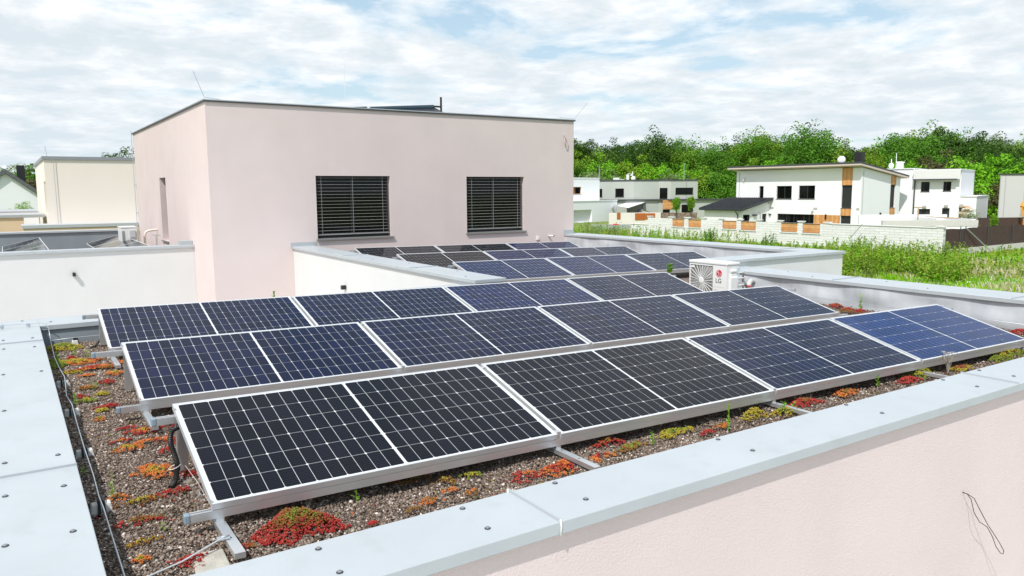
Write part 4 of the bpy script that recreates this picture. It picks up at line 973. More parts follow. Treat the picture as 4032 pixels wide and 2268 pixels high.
# second air conditioner, seen from its side and back
P = un(476, 894, 1, 22); Q = un(540, 893, 1, 22)
e = empty('air_conditioner', (P[0], 22, ND), 'grey white air conditioner outdoor unit on the left neighbour roof against the pink wall', 'air conditioner')
q = MB(); q.box(P[0], Q[0], 22, 22.8, ND+.05, P[2]-.03); q.build('casing', M_acw, e, bevel=.01)
q = MB(); q.box(P[0]-.01, Q[0]+.01, 21.99, 22.81, P[2]-.03, P[2]); q.build('lid', M_acw, e)
wd = Q[0]-P[0]
q = MB(); q.box(P[0]+wd*.50, P[0]+wd*.86, 21.965, 21.998, P[2]-.33, P[2]-.10); q.build('vent_cover', mat('vent_cover_grey', (.55, .56, .56), .5), e, bevel=.008)  # cover in one even mid grey
q = MB(); q.box(P[0]+.02, P[0]+wd*.2, 21.99, 21.999, -.1, P[2]-.12); q.build('fan_grille', M_vent2, e)
q = MB(); q.tube(smoothpts([(Q[0]+.25, 22.2, ND+.02), (Q[0]+.22, 22.2, .15), (Q[0]+.30, 22.2, .33), (PX0, 22.2, .37)], 6), .035, 8); fit('refrigerant_pipe', q, M_pipew, 'pale insulated pipe arching into the pink wall beside the left air conditioner', 'pipe', smooth=True)
P = un(1585/2.576, 500+1140/2.576, 1, 18.5)
q = MB(); q.tube([(P[0], 18.5, ND), (P[0], 18.5, P[2]+.12)], .02, 7); q.tube([(P[0]-.1, 18.5, P[2]+.13), (P[0]+.1, 18.5, P[2]+.12)], .015, 6); fit('roof_vent', q, M_alu, 'small metal T shaped post on the left neighbour roof below the slit window', 'post')

# ---- yellow house and the low roofs before it
FYh = Frame(0, 35, 0)
s0, s1, z0, z1 = FYh.rect(ZD, 700, 186, 2020, 1130)
yx0 = s0-.02; yzt = z1
yh = empty('yellow_house', (3, 40, GZ), 'pale yellow flat roofed house behind the left neighbour', 'house')
b = MB(); b.wall(FYh, yx0, 6, GZ, yzt)
FYl = Frame(yx0, 0, 90, -1)
a = FYl.px(*ZD(653, 520)); c = FYl.px(*ZD(680, 518)); d = FYl.px(*ZD(700, 985)); a2 = FYl.px(*ZD(706, 500)); c2 = FYl.px(*ZD(713, 500))
h1 = (c[0], a[0], d[1], a[1]); h2 = (min(a2[0], c2[0]), max(a2[0], c2[0]), d[1], a2[1])
b.wall(FYl, 35, 46, GZ, yzt, [h1], 1.4); b.poly([(yx0, 46, GZ), (6, 46, GZ), (6, 46, yzt), (yx0, 46, yzt)]); b.poly([(yx0, 35, yzt), (6, 35, yzt), (6, 46, yzt), (yx0, 46, yzt)])
b.poly([(6, 35, GZ), (6, 46, GZ), (6, 46, yzt), (6, 35, yzt)])
b.build('wall', M_cream, yh)
b = MB(); b.box(yx0-.06, 6.06, 34.94, 46.06, yzt-.02, yzt+.12); b.build('roof_edge', mat('grey_roof_trim', (.28, .29, .31), .5), yh)
for h in (h1,): b = MB(); b.fbox(FYl, h[0], h[1], -1.46, -1.39, h[2], h[3]); b.build('window', M_glass, yh)
b = MB(); b.tube([(yx0+.35, 34.93, yzt), (yx0+.36, 34.93, .2)], .012, 5); b.build('down_wire', M_galv, yh)
rod('lightning_rod', [(yx0+.15, 35.3, yzt+.1), (yx0+.10, 35.3, un(*ZD(713, -20), 1, 35.3)[2])], 'thin upright rod on the yellow house roof corner', .012)
b = MB(); P = un(*ZD(350, 1198), 1, 33.2); zt = P[2]+.06; px0 = P[0]
b.box(px0, 6, 33.2, 35, GZ, zt-.14); o = b.build('annex_wall', M_peach, yh)
b = MB(); b.box(px0-.05, 6, 33.17, 35.0, zt-.13, zt); b.build('annex_roof_edge', mat('grey_trim_pale', (.50, .52, .54), .5), yh)
pk = empty('peach_house', (-3, 38, GZ), 'low peach coloured building at the left edge with a grey roof edge', 'building')
Pq = un(*ZD(0, 1062), 1, 36.5); P3 = un(*ZD(355, 1062), 1, 36.5)
b = MB(); b.box(-14, P3[0], 36.5, 36.8, GZ, Pq[2]); b.build('wall', M_peach, pk)
b = MB(); b.box(-14, yx0-.07, 36.44, 41, Pq[2], Pq[2]+.12); b.build('roof_edge', mat('grey_trim_mid', (.42, .43, .45), .5), pk)
b = MB(); zt2 = un(*ZD(0, 1000), 1, 45)[2]; b.box(-14, yx0-.07, 45, 45.4, GZ, zt2); b.build('wall', M_fwhite, pk)
b = MB(); b.box(-14, yx0-.07, 44.9, 52, zt2, zt2+.12); b.build('roof_edge', mat('grey_trim_low', (.42, .43, .45), .5), pk)
# small tree by the gabled house
FG = Frame(0, 64, 0)
gh = empty('gabled_house', (-6, 66, GZ), 'white house with a dark pitched roof and black chimney at the far left', 'house')
ap = FG.px(*ZD(75, 392)); er = FG.px(*ZD(645, 758)); sl2 = (ap[1]-er[1])/(er[0]-ap[0]); hw = er[0]-ap[0]+1.5
b = MB(); P = FG.P; ez_ = ap[1]-sl2*hw
wn_ = FG.rect(ZD, -150, 948, 245, 992); wn2 = FG.rect(ZD, 640, 940, 668, 985)
for o_, mir in ((0, 1), (-12, 1)):
    b.poly([P(ap[0]-hw, o_, ez_), P(ap[0]+hw, o_, ez_), P(ap[0], o_, ap[1])])
b.wall(FG, ap[0]-hw, ap[0]+hw, GZ, ez_, [(wn_[0], wn_[1], wn_[2]-.6, wn_[3])] if wn_[3] < ez_ else [], .2)
for s in (-1, 1): b.poly([P(ap[0]+s*hw, 0, GZ), P(ap[0]+s*hw, -12, GZ), P(ap[0]+s*hw, -12, ez_), P(ap[0]+s*hw, 0, ez_)])
b.build('wall', M_fwhite, gh)
b = MB(); b.fbox(FG, wn_[0], wn_[1], -.2 if wn_[3] < ez_ else .0, .01, wn_[2]-.6, wn_[3]); b.fbox(FG, wn2[0], wn2[1], .0, .02, wn2[2]-.3, wn2[3]); b.build('window', M_glass, gh)
b = MB()
for s in (-1, 1):
    e0 = (ap[0]+s*(hw+.3), ap[1]-sl2*(hw+.3))
    c = [P(ap[0], .25, ap[1]+.02), P(e0[0], .25, e0[1]+.02), P(e0[0], -12.3, e0[1]+.02), P(ap[0], -12.3, ap[1]+.02)]
    b.hexa(c+[(k[0], k[1], k[2]+.32) for k in c])
b.build('roof', M_tile, gh)
c0 = FG.px(*ZD(252, 292)); c1 = FG.px(*ZD(276, 480)); b = MB(); b.fbox(FG, c0[0], c0[0]+.55, -3.6, -3, c1[1]-1, c0[1]+.2); b.build('chimney', M_black, gh)
b = MB(); a = FG.px(*ZD(110, 310)); b.tube([P(a[0], -2, ap[1]-.5), P(a[0], -2, a[1])], .05, 6); b.lathe(P(a[0]-.2, -1.9, ap[1]+.5), [(.02, 0), (.12, .04)], 12, axis=(0, -1, .3)); b.build('aerial', M_fwhite, gh)

# ================================================================== houses beyond the meadow
def boards(q, fr, s0, s1, z0, z1, horiz, off, t=.03, wd=.13):
    n = max(1, round(((z1-z0) if horiz else (s1-s0))/wd))
    for i in range(n):
        if horiz: a = z0+(z1-z0)*i/n; q.fbox(fr, s0, s1, off-t, off, a+.004, a+(z1-z0)/n-.004)
        else: a = s0+(s1-s0)*i/n; q.fbox(fr, a+.003, a+(s1-s0)/n-.003, off-t, off, z0, z1)
def win(par, fr, h, d, shutter=False, mull=(0.5,), sill=True):
    s0, s1, z0, z1 = h; q = MB(); f = .07
    for r in ((s0, s1, z0, z0+f), (s0, s1, z1-f, z1), (s0, s0+f, z0+f, z1-f), (s1-f, s1, z0+f, z1-f)): q.fbox(fr, r[0]+.004, r[1]-.004, -d-.06, -d+.03, r[2]+.003, r[3]-.003)
    for m_ in mull: c = s0+(s1-s0)*m_; q.fbox(fr, c-.04, c+.04, -d-.06, -d+.025, z0+f, z1-f)
    o = q.build('window', M_fdark, par)
    q = MB(); q.fbox(fr, s0+f-.01, s1-f+.01, -d-.04, -d+(.01 if shutter else -.01), z0+f-.01, z1-f+.01); q.build('shutter' if shutter else 'pane', M_shutter if shutter else M_glass, o)
    if sill: q = MB(); q.fbox(fr, s0-.04, s1+.04, -d, .05, z0-.05, z0-.004); q.build('sill', M_fdark, o)
    return o
# --- white house with larch panels
FWx = 72.4; F1 = Frame(FWx, 0, 90, -1)
wh = empty('white_house', (76, 50, GZ), 'large white house with larch boarded strips and a dark sloping roof', 'house')
yn = F1.px(*ZC(320, 400))[0]; yfar = F1.px(*ZB(640, 500))[0]; zt = F1.px(*ZB(650, 320))[1]; ztn = F1.px(*ZC(300, 200))[1]; ztop = (zt+ztn)/2
R_ = lambda Z, *r: F1.rect(Z, *r)
hs = dict(a=R_(ZB, 1020, 566, 1092, 760), b=R_(ZB, 1310, 562, 1565, 780), c=R_(ZB, 1683, 556, 1955, 780), d=R_(ZB, 1318, 1035, 1932, 1300), e=R_(ZC, 45, 445, 185, 760), f=R_(ZC, 25, 860, 162, 1010))
g1 = R_(ZC, 50, 200, 202, 443); g2 = R_(ZC, 27, 766, 165, 856); g3 = R_(ZB, 1937, 1050, 2375, 1230)
g1 = (hs['e'][0], hs['e'][1], hs['e'][3], ztop); g2 = (hs['e'][0], hs['e'][1], hs['f'][3], hs['e'][2]); hs['f'] = (hs['e'][0], hs['e'][1], hs['f'][2], hs['f'][3])
hs['d'] = (hs['d'][0], hs['d'][1], GZ+.3, hs['d'][3]); hs['a'] = (*hs['a'][:2], hs['a'][2]-.3, hs['a'][3])
b = MB(); b.wall(F1, yn, yfar, GZ, ztop, list(hs.values()), .16)
F2 = Frame(0, yn, 0)
xe = F2.px(*ZC(835, 600))[0]; zr = F2.px(*ZC(835, 345))[1]
k2 = [F2.rect(ZC, 707, 436, 776, 750), F2.rect(ZC, 693, 842, 755, 960), F2.rect(ZC, 323, 858, 407, 1010)]
k2 = [k2[0], (k2[0][0], k2[0][1], k2[1][2], k2[1][3]), k2[2]]
b.wall(F2, FWx, xe, GZ, zr, k2, .16)
b.poly([F2.P(FWx, 0, zr), F2.P(xe, 0, zr), F2.P(FWx, 0, ztop)])
b.poly([(xe, yn, GZ), (xe, yfar, GZ), (xe, yfar, zr), (xe, yn, zr)]); b.poly([(FWx, yfar, GZ), (xe, yfar, GZ), (xe, yfar, zr), (FWx, yfar, ztop)])
b.build('wall', M_fwhite, wh)
for k, h in hs.items(): win(wh, F1, h, .16, shutter=k in 'ef', mull=(.5,) if k in 'bc' else ((.14, .28, .55, .75) if k == 'd' else ()))
for i, h in enumerate(k2): win(wh, F2, h, .16, shutter=True, mull=())
for (fr, r, hz) in ((F1, g1, 0), (F1, g2, 0), (F1, g3, 0), (F2, (k2[0][0], k2[0][1], k2[0][3], F2.px(*ZC(725, 325))[1]), 0), (F2, (k2[0][0], k2[0][1], k2[1][3], k2[0][2]), 0)):
    q = MB(); boards(q, fr, *r, hz, .035, .034); q.build('wood_cladding', M_wood, wh)
rs = (ztop-zr)/(xe-FWx); ov = 1.0
b = MB(); xa, xb = FWx-ov, xe+.9; za, zb = ztop+rs*ov+.06, zr-rs*.9+.06; y0_, y1_ = yn-.45, yfar+.6
c = [(xa, y0_, za), (xb, y0_, zb), (xb, y1_, zb), (xa, y1_, za)]
b.hexa([(p_[0], p_[1], p_[2]+.16) for p_ in c]+[(p_[0], p_[1], p_[2]+.34) for p_ in c]); b.build('roof', M_dedge, wh)
b = MB(); b.hexa([(p_[0]+(.02 if p_[0] == xa else -.02), p_[1], p_[2]) for p_ in c]+[(p_[0]+(.02 if p_[0] == xa else -.02), p_[1], p_[2]+.16) for p_ in c]); b.build('soffit', mat('beige_soffit', (.66, .56, .50), .7), wh)
def small_box(par, fr, Z, x, y, wd, hg, mt, name, d=.12):
    s, z = fr.px(*Z(x, y)); q = MB(); q.fbox(fr, s-wd/2, s+wd/2, .0, d, z-hg/2, z+hg/2); q.build(name, mt, par)
M_vent = mat('vent_grey', (.45, .46, .46), .6)
for (x, y) in ((1230, 930), (1960, 943)): small_box(wh, F1, ZB, x, y, .5, .22, M_vent, 'vent', .03)
small_box(wh, F1, ZC, 268, 770, .3, .22, M_vent, 'vent', .03); small_box(wh, F1, ZB, 2140, 1080, .16, .5, M_black, 'lamp'); small_box(wh, F1, ZB, 1925, 968, .2, .25, M_acw, 'lamp', .25); small_box(wh, F2, ZC, 567, 850, .15, .5, M_black, 'lamp'); small_box(wh, F1, ZB, 776, 445, .2, .4, M_acw, 'lamp', .2)
b = MB(); s, z = F1.px(*ZB(2210, 120)); b.lathe((FWx+2, s, z), [(.05, .16), (.30, .08), (.42, 0), (.41, -.02)], 18, axis=(-.8, -.5, .15)); b.tube([(FWx+2.2, s, za), (FWx+2.2, s, z)], .05, 6); b.build('satellite_dish', M_acw, wh, smooth=True)
b = MB(); b.box(FWx+3.2, FWx+3.9, s-1.5, s-.7, zr, za+1.5); b.build('chimney', M_black, wh)
b = MB(); s_, z_ = F2.px(*ZC(312, 990)); b.fbox(F2, FWx+.25, FWx+.3, .01, .04, GZ, ztop-.3); b.build('downpipe', M_vent, wh)
b = MB(); s_, _ = F1.px(*ZB(690, 500)); b.fbox(F1, s_-.03, s_+.03, .01, .04, GZ, ztop-.2); b.build('downpipe', M_vent, wh)
# --- its pent roofed garage
ya, _ = F1.px(*ZB(1205, 805)); zA = F1.px(*ZB(1210, 745))[1]; zAb = F1.px(*ZB(1205, 800))[1]
F3 = Frame(0, ya, 0); xg, zg_ = F3.px(*ZB(690, 950)); yG = F1.px(*ZB(560, 745))[0]
ga = empty('garage', (xg, ya, GZ), 'white garage with a dark standing seam pent roof leaning on the big white house', 'garage')
F4 = Frame(xg+.5, 0, 90, -1); rsl = (zA-.1-zg_)/(FWx-xg)
b = MB(); kk = [F3.rect(ZB, 748, 1045, 862, 1260), F3.rect(ZB, 1068, 1030, 1143, 1260)]
kk = [(a_, c_, GZ+.9, d_) for a_, c_, _, d_ in kk]; zgw = zg_+rsl*.5-.25
b.wall(F4, ya, yG, GZ, zgw, [], .1); b.wall(F3, xg+.5, FWx-.002, GZ, zgw, kk, .14); b.poly([F3.P(xg+.5, 0, zgw), F3.P(FWx-.002, 0, zgw), F3.P(FWx-.002, 0, zA-.35)]); b.poly([(xg+.5, yG, GZ), (FWx-.002, yG, GZ), (FWx-.002, yG, zA-.35), (xg+.5, yG, zgw)])
b.build('wall', M_fwhite, ga)
for h in kk: win(ga, F3, h, .14, mull=(.75,))
b = MB(); c = [(xg, ya-.45, zg_), (FWx-.01, ya-.45, zA-.12), (FWx-.01, yG+.4, zA-.12), (xg, yG+.4, zg_)]
b.hexa([(p_[0], p_[1], p_[2]-.22) for p_ in c]+c)
n = 22
for i in range(n+1):
    y = ya-.44+(yG+.4-ya+.42)*i/n; b.hexa([(xg, y-.02, zg_-.01), (FWx-.01, y-.02, zA-.13), (FWx-.01, y+.02, zA-.13), (xg, y+.02, zg_-.01), (xg, y-.02, zg_+.06), (FWx-.01, y-.02, zA-.06), (FWx-.01, y+.02, zA-.06), (xg, y+.02, zg_+.06)])
b.build('roof', M_metroof, ga)
b = MB(); b.tube([(xg+.05, ya+.6, zg_-.12), (xg+.1, ya+.6, zg_-.35), (xg+.42, ya+.6, zg_-.7), (xg+.42, ya+.6, GZ)], .06, 8); b.build('downpipe', M_dedge, ga)
for (x, y) in ((935, 1052), (1205, 1040)): small_box(ga, F3, ZB, x, y, .6, .16, M_dedge, 'lamp', .2)
small_box(ga, F3, ZB, 1030, 1050, .1, .6, M_vent, 'lamp', .1); small_box(ga, F3, ZB, 1174, 840, .2, .3, M_vent, 'vent', .04)
# --- second white house to the right
a_ = un(*ZC(1045, 225), 2, 3.5); c_ = un(*ZC(1685, 212), 2, 3.5); ang = math.degrees(math.atan2(c_[1]-a_[1], c_[0]-a_[0]))
F5 = Frame(a_[0], a_[1], ang); L5 = float(np.hypot(c_[0]-a_[0], c_[1]-a_[1]))
w2 = empty('white_house', (a_[0]+3, a_[1]+4, GZ), 'white flat roofed house with two small upper windows right of the big white house', 'house')
k5 = [F5.rect(ZC, 1125, 400, 1243, 533), F5.rect(ZC, 1427, 397, 1536, 525), F5.rect(ZC, 1073, 768, 1245, 960), F5.rect(ZC, 1405, 757, 1507, 1000)]
k5[2] = (*k5[2][:2], GZ+1.0, k5[2][3]); k5[3] = (*k5[3][:2], GZ+.2, k5[3][3])
b = MB(); b.wall(F5, 0, L5, GZ, 3.3, k5, .22)
P = F5.P; dpt = -9
aa = F5.px(*ZC(545, 215)); 
b.wall(F5, min(aa[0], -4.5)-1, -.003, GZ, 3.5, [], .1)
b.poly([P(L5, 0, GZ), P(L5, dpt, GZ), P(L5, dpt, 3.3), P(L5, 0, 3.3)])
b.poly([P(min(aa[0], -4.5)-1, dpt, GZ), P(L5, dpt, GZ), P(L5, dpt, 3.3), P(min(aa[0], -4.5)-1, dpt, 3.3)])
s6, z6_ = F5.px(*ZC(1885, 590)); k6 = F5.rect(ZC, 1637, 750, 1672, 1000)
b.wall(F5, L5+.003, s6, GZ, z6_-.1, [], .2); b.poly([P(s6, 0, GZ), P(s6, dpt, GZ), P(s6, dpt, z6_-.1), P(s6, 0, z6_-.1)])
b.build('wall', M_fwhite, w2)
for h in k5: win(w2, F5, h, .22, mull=(.3,) if h[1]-h[0] < 3 else (.5,), shutter=h in k5[2:])
b = MB(); b.fbox(F5, k6[0], k6[1], .0, .03, GZ, k6[3]); b.build('door', M_fdark, w2)
b = MB(); b.fbox(F5, -.05, L5+.05, -9, .62, 3.3, 3.42); b.fbox(F5, min(aa[0], -4.5)-1, -.06, -9, .1, 3.5, 3.6); b.fbox(F5, L5+.06, s6+.05, -9, .08, z6_-.1, z6_); b.build('roof_edge', mat('white_roof_trim', (.8, .8, .8), .6), w2)
b = MB(); b.fbox(F5, 0, L5, .5, .62, 2.35, 3.3); b.build('fascia', mat('pale_fascia', (.72, .72, .70), .6), w2)
b = MB(); b.fbox(F5, .0, L5-.3, .62, .74, 2.28, 2.4); s, _ = F5.px(*ZC(1045, 500)); b.fbox(F5, .02, .14, .02, .16, GZ, 2.3); b.build('downpipe', M_dedge, w2)
cs = F5.px(*ZC(712, 200)); ce = F5.px(*ZC(785, 128)); b = MB(); b.fbox(F5, cs[0], ce[0], -4, -3, 3.2, ce[1]); b.fbox(F5, cs[0]-.08, ce[0]+.08, -4.1, -2.9, ce[1], ce[1]+.1); b.build('chimney', M_fwhite, w2)
b = MB(); s, z = F5.px(*ZC(640, 80)); b.tube([P(s, -3, 3.5), P(s, -3, z)], .05, 6); s, z = F5.px(*ZC(712, -5)); b.tube([P(s, -3, 3.5), P(s, -3, z)], .03, 6); s, z = F5.px(*ZC(636, 172)); b.lathe(P(s, -2.8, z), [(.05, 0), (.3, .08)], 12, axis=(-.5, -.8, 0)); b.build('aerial', M_fwhite, w2)
for (x, y) in ((1175, 735), (1468, 725), (1675, 717)): small_box(w2, F5, ZC, x, y, .35, .22, M_vent, 'lamp', .25)
# --- house cut by the right edge
F6 = Frame(84, 33.5, -30)
d0 = F6.rect(ZC, 2185, 305, 2520, 895)
rh = empty('grey_white_house', (F6.P(d0[0]+3, -3, 0)[0], F6.P(d0[0]+3, -3, 0)[1], GZ), 'plain pale two storey house cut off by the right edge of the view', 'house')
b = MB(); P = F6.P; b.wall(F6, d0[0], d0[1], GZ-.5, d0[3], [], .1); b.poly([P(d0[0], 0, GZ), P(d0[0]+9, -9, GZ), P(d0[0]+9, -9, d0[3]), P(d0[0], 0, d0[3])]); b.poly([P(d0[1], 0, GZ), P(d0[1]+9, -9, GZ), P(d0[1]+9, -9, d0[3]), P(d0[1], 0, d0[3])])
b.build('wall', mat('pale_grey_render', (.62, .615, .60), .9, spec=.2), rh)
b = MB(); b.fbox(F6, d0[0]-.08, d0[1]+.1, -.3, .08, d0[3], d0[3]+.12); b.build('roof_edge', M_dedge, rh)
b = MB(); b.fbox(F6, d0[0]-.01, d0[0]+.06, .005, .05, GZ, d0[3]); b.fbox(F6, d0[0]+.55, d0[0]+.6, .005, .04, GZ, d0[3]); b.build('downpipe', M_vent, rh)
# --- grey house
gp_ = [un(*ZA(505, 485), 2, 2.95)]
pts2 = [gp_[0][:2]]
for (x, y, dg) in ((1090, 478, -48), (1510, 468, -22), (1718, 466, -50), (2165, 462, -22)):
    fr = Frame(pts2[-1][0], pts2[-1][1], dg); s, _ = fr.px(*ZA(x, y)); pts2.append(fr.o+fr.d*s)
gy = empty('grey_house', (pts2[2][0], pts2[2][1]+4, GZ), 'pale grey flat roofed house with angled walls before the wood', 'house')
GT, GM = 2.95, -.28
segs = []
for i in range(4):
    a_, c_ = pts2[i], pts2[i+1]; dg = math.degrees(math.atan2(c_[1]-a_[1], c_[0]-a_[0])); segs.append((Frame(a_[0], a_[1], dg), float(np.hypot(*(c_-a_)))))
hg = [[segs[0][0].rect(ZA, 512, 612, 560, 752), segs[0][0].rect(ZA, 778, 606, 923, 750)], [], [segs[2][0].rect(ZA, 1522, 596, 1655, 782)], [segs[3][0].rect(ZA, 1788, 592, 2088, 706)]]
b = MB(); b2 = MB()
hg[2][0] = (hg[2][0][0], hg[2][0][1], GM+.12, hg[2][0][3])
for i, (fr, L) in enumerate(segs):
    b.wall(fr, 0, L, GM+.1, GT, hg[i], .2)
    b2.fbox(fr, -.1, L+.1, -.3, .1, GT, GT+.22); b2.fbox(fr, -.1 if i else -2, L+.1, -.3, .35, GM-.12, GM+.1)
    b.wall(fr, 0, L, GZ, GM-.12, [], .2)
P0_, P4_ = pts2[0], pts2[-1]; bk = np.array([6., 8.])
b.poly([(*P4_, GZ), (*(P4_+bk), GZ), (*(P4_+bk), GT), (*P4_, GT)]); b.poly([(*(P0_+bk), GZ), (*(P4_+bk), GZ), (*(P4_+bk), GT), (*(P0_+bk), GT)])
b.poly([(*p_, GT-.01) for p_ in pts2]+[(*(P4_+bk), GT-.01), (*(P0_+bk), GT-.01)])
# single-storey wing on the right
fr = Frame(*pts2[-1], -24); s, _ = fr.px(*ZB(480, 800)); b.wall(fr, .01, s, GZ, GM-.12, [], .2); b2.fbox(fr, 0, s, -.3, .35, GM-.12, GM+.12)
b.build('wall', M_gwall, gy); b2.build('roof_edge', M_dedge, gy)
for i, hh in enumerate(hg):
    for h in hh: win(gy, segs[i][0], h, .2, mull=(), sill=True)
fr = segs[3][0]
for r in ((ZA, 1575, 960, 1690, 1040), (ZA, 1890, 875, 2080, 1040)):
    h = fr.rect(*r); q = MB(); q.fbox(fr, h[0], h[1], .0, .03, GZ, h[3]); q.build('window', M_glass, gy)
h = fr.rect(ZA, 1575, 800, 1757, 955); q = MB(); boards(q, fr, h[0], h[1], h[2], h[3], True, .06, .05, .14); q.build('wood_cladding', M_wood, gy)
fr = segs[1][0]; P = fr.P
for (x0_, y0_, x1_, y1_, nm, mt) in ((838, 420, 918, 472, 'roof_box', M_acw), (935, 448, 1003, 475, 'roof_box', M_acw), (1062, 365, 1083, 475, 'flue', M_acw)):
    h = segs[1][0].rect(ZA, x0_, y0_, x1_, y1_); q = MB(); q.fbox(fr, h[0], h[1], -3, -2.2, GT, h[3]); q.build(nm, mt, gy)
for (x, y, r_) in ((1150, 432, .42), (1117, 380, .18)):
    s, z = fr.px(*ZA(x, y)); q = MB(); q.lathe(P(s, -2, z), [(.05, .2), (r_*.7, .1), (r_*.95, 0), (r_*.93, -.03)], 16, axis=(-.5, -.85, .1)); q.build('satellite_dish', M_acw, gy, smooth=True)
s, z = fr.px(*ZA(1148, 315)); q = MB(); q.tube([P(s, -2.3, GT), P(s, -2.3, z)], .06, 6); q.tube([P(s-1, -2.3, z-.4), P(s+.2, -2.3, z-.4)], .03, 5); q.build('aerial', M_fwhite, gy)
# dark veranda of the grey house with a white awning
vr = empty('veranda', (fr.P(0, 4, 0)[0], fr.P(0, 4, 0)[1], GZ), 'dark veranda with white awning in front of the grey house', 'veranda')
o_, d_ = [un(*ZA(x, y), 2, z) for x, y, z in ((1030, 820, -.55), (1395, 815, -.55))]; e_, f_ = [un(*ZA(x, y), 2, z) for x, y, z in ((1000, 935, -1.25), (780, 895, -1.25))]
fv = Frame(e_[0], e_[1], -33)
q = MB(); c = [f_, e_, d_, o_]
A1 = un(*ZA(808, 900), 2, -1.1); A2 = un(*ZA(1000, 935), 2, -1.25); A3 = un(*ZA(1280, 842), 2, -.75); A4 = un(*ZA(1010, 838), 2, -.75)
q.hexa([tuple(k) for k in (A1, A2, A3, A4)]+[(k[0], k[1], k[2]+.06) for k in (A1, A2, A3, A4)]); q.build('awning', mat('awning_white', (.85, .85, .84), .8), vr)
B1 = un(*ZA(1000, 938), 2, -1.3); B2 = un(*ZA(1398, 815), 2, -.6); B3 = B2+np.array([2.5, 3.5, 0]); B4_ = B1+np.array([2.5, 3.5, .25])
q = MB(); q.hexa([(k[0], k[1], k[2]-.15) for k in (B1, B2, B3, B4_)]+[tuple(k) for k in (B1, B2, B3, B4_)])
T1 = un(*ZA(1030, 812), 2, -.55); q.hexa([tuple(k) for k in (A4, A3, B2, T1)]+[(k[0], k[1], k[2]+.1) for k in (A4, A3, B2, T1)]); q.build('roof', M_dedge, vr)
q = MB()
for (x, y) in ((1008, 940), (1340, 840)): p_ = un(*ZA(x, y), 2, -1.35); q.box(p_[0]-.09, p_[0]+.09, p_[1]-.09, p_[1]+.09, GZ, -1.3)
q.build('post', M_dedge, vr)
q = MB(); S1 = un(*ZA(1340, 1010), 2, -2.6); q.hexa([(B1[0]+1.2, B1[1]+1.6, GZ), (B2[0]+.9, B2[1]+1.2, GZ), (B2[0]+1.1, B2[1]+1.4, GZ), (B1[0]+1.4, B1[1]+1.8, GZ), (B1[0]+1.2, B1[1]+1.6, -1.3), (B2[0]+.9, B2[1]+1.2, -.8), (B2[0]+1.1, B2[1]+1.4, -.8), (B1[0]+1.4, B1[1]+1.8, -1.3)]); q.build('back_wall', M_dedge, vr)
pz = un(*ZA(1145, 985), 2, -2.1); q = MB(); x, y = pz[0], pz[1]
q.hexa([(x-1.4, y-1, GZ), (x+1.4, y-2, GZ), (x+2, y, GZ), (x-.8, y+1, GZ), (x-1.4, y-1, -2.45), (x+1.4, y-2, -2.45), (x+2, y, -2.45), (x-.8, y+1, -2.45)]); 
sh = empty('play_house', (x, y, GZ), 'little wooden play house with pale gable roof behind the rust coloured fence', 'play house'); q.build('wall', M_pallet, sh)
q = MB(); q.poly([(x-1.6, y-1.1, -2.5), (x, y-1.6, -1.85), (x+.6, y+.6, -1.85), (x-1, y+1.2, -2.5)]); q.poly([(x+1.6, y-2.1, -2.5), (x, y-1.6, -1.85), (x+.6, y+.6, -1.85), (x+2.3, y+.1, -2.5)]); q.poly([(x-1.4, y-1.0, -2.5), (x+1.4, y-2.0, -2.5), (x, y-1.5, -1.87)]); q.build('roof', mat('faded_shingle', (.55, .50, .46), .8), sh)
# --- white house half hidden by the pink storey
F7 = Frame(0, 72, 12)
wl = empty('white_house', (64, 76, GZ), 'white house with a garage door directly right of the pink storey', 'house')
P = F7.P; sR, zU = F7.px(*ZA(518, 437)); sL = sR-16; sR2, zL = F7.px(*ZA(808, 806)); gd = F7.rect(ZA, 80, 965, 385, 1258); ww_ = F7.rect(ZA, 78, 578, 210, 700)
b = MB(); b.wall(F7, sR-14, sR2, GZ, zL, [(gd[0], gd[1], GZ+.05, gd[3])], .5)
F8 = Frame(P(0, -2.5, 0)[0], P(0, -2.5, 0)[1], 12); s8, z8 = F8.px(*ZA(516, 437)); w8 = F8.rect(ZA, 60, 578, 212, 700)
b.wall(F8, s8-14, s8, zL-.1, z8, [w8], .2); P8 = F8.P
b.poly([P8(s8, 0, zL-.1), P8(s8, -8, zL-.1), P8(s8, -8, z8), P8(s8, 0, z8)]); b.poly([P8(s8-14, 0, z8-.01), P8(s8, 0, z8-.01), P8(s8, -8, z8-.01), P8(s8-14, -8, z8-.01)])
b.poly([P(sR-14, 0, zL-.01), P(sR2, 0, zL-.01), P(sR2, -12, zL-.01), P(sR-14, -12, zL-.01)]); b.poly([P(sR2, 0, GZ), P(sR2, -12, GZ), P(sR2, -12, zL), P(sR2, 0, zL)])
b.build('wall', M_fwhite, wl)
b = MB(); b.fbox(F7, sR-14, sR2+.08, -.3, .08, zL-.02, zL+.10); b.fbox(F8, s8-14, s8+.08, -8, .08, z8, z8+.10); b.build('roof_edge', M_fwhite, wl)
b = MB()
for i in range(5): zz_ = GZ+.05+(gd[3]-GZ-.05)*i/5; b.fbox(F7, gd[0]+.1, gd[1]-.02, -.52, -.48, zz_+.01, GZ+.05+(gd[3]-GZ-.05)*(i+1)/5-.01)
b.build('garage_door', mat('garage_door_white', (.72, .72, .70), .6), wl)
o = win(wl, F8, w8, .2, mull=(.35,)); o.data.materials[0] = M_wood
b = MB(); s, z = F8.px(*ZA(105, 300)); b.fbox(F8, s-.5, s+.6, -3, -2, z8, z); b.lathe(P8(s+.05, -2.5, z), [(.25, 0), (.2, .25), (.08, .5)], 10); b.build('chimney', M_fwhite, wl)
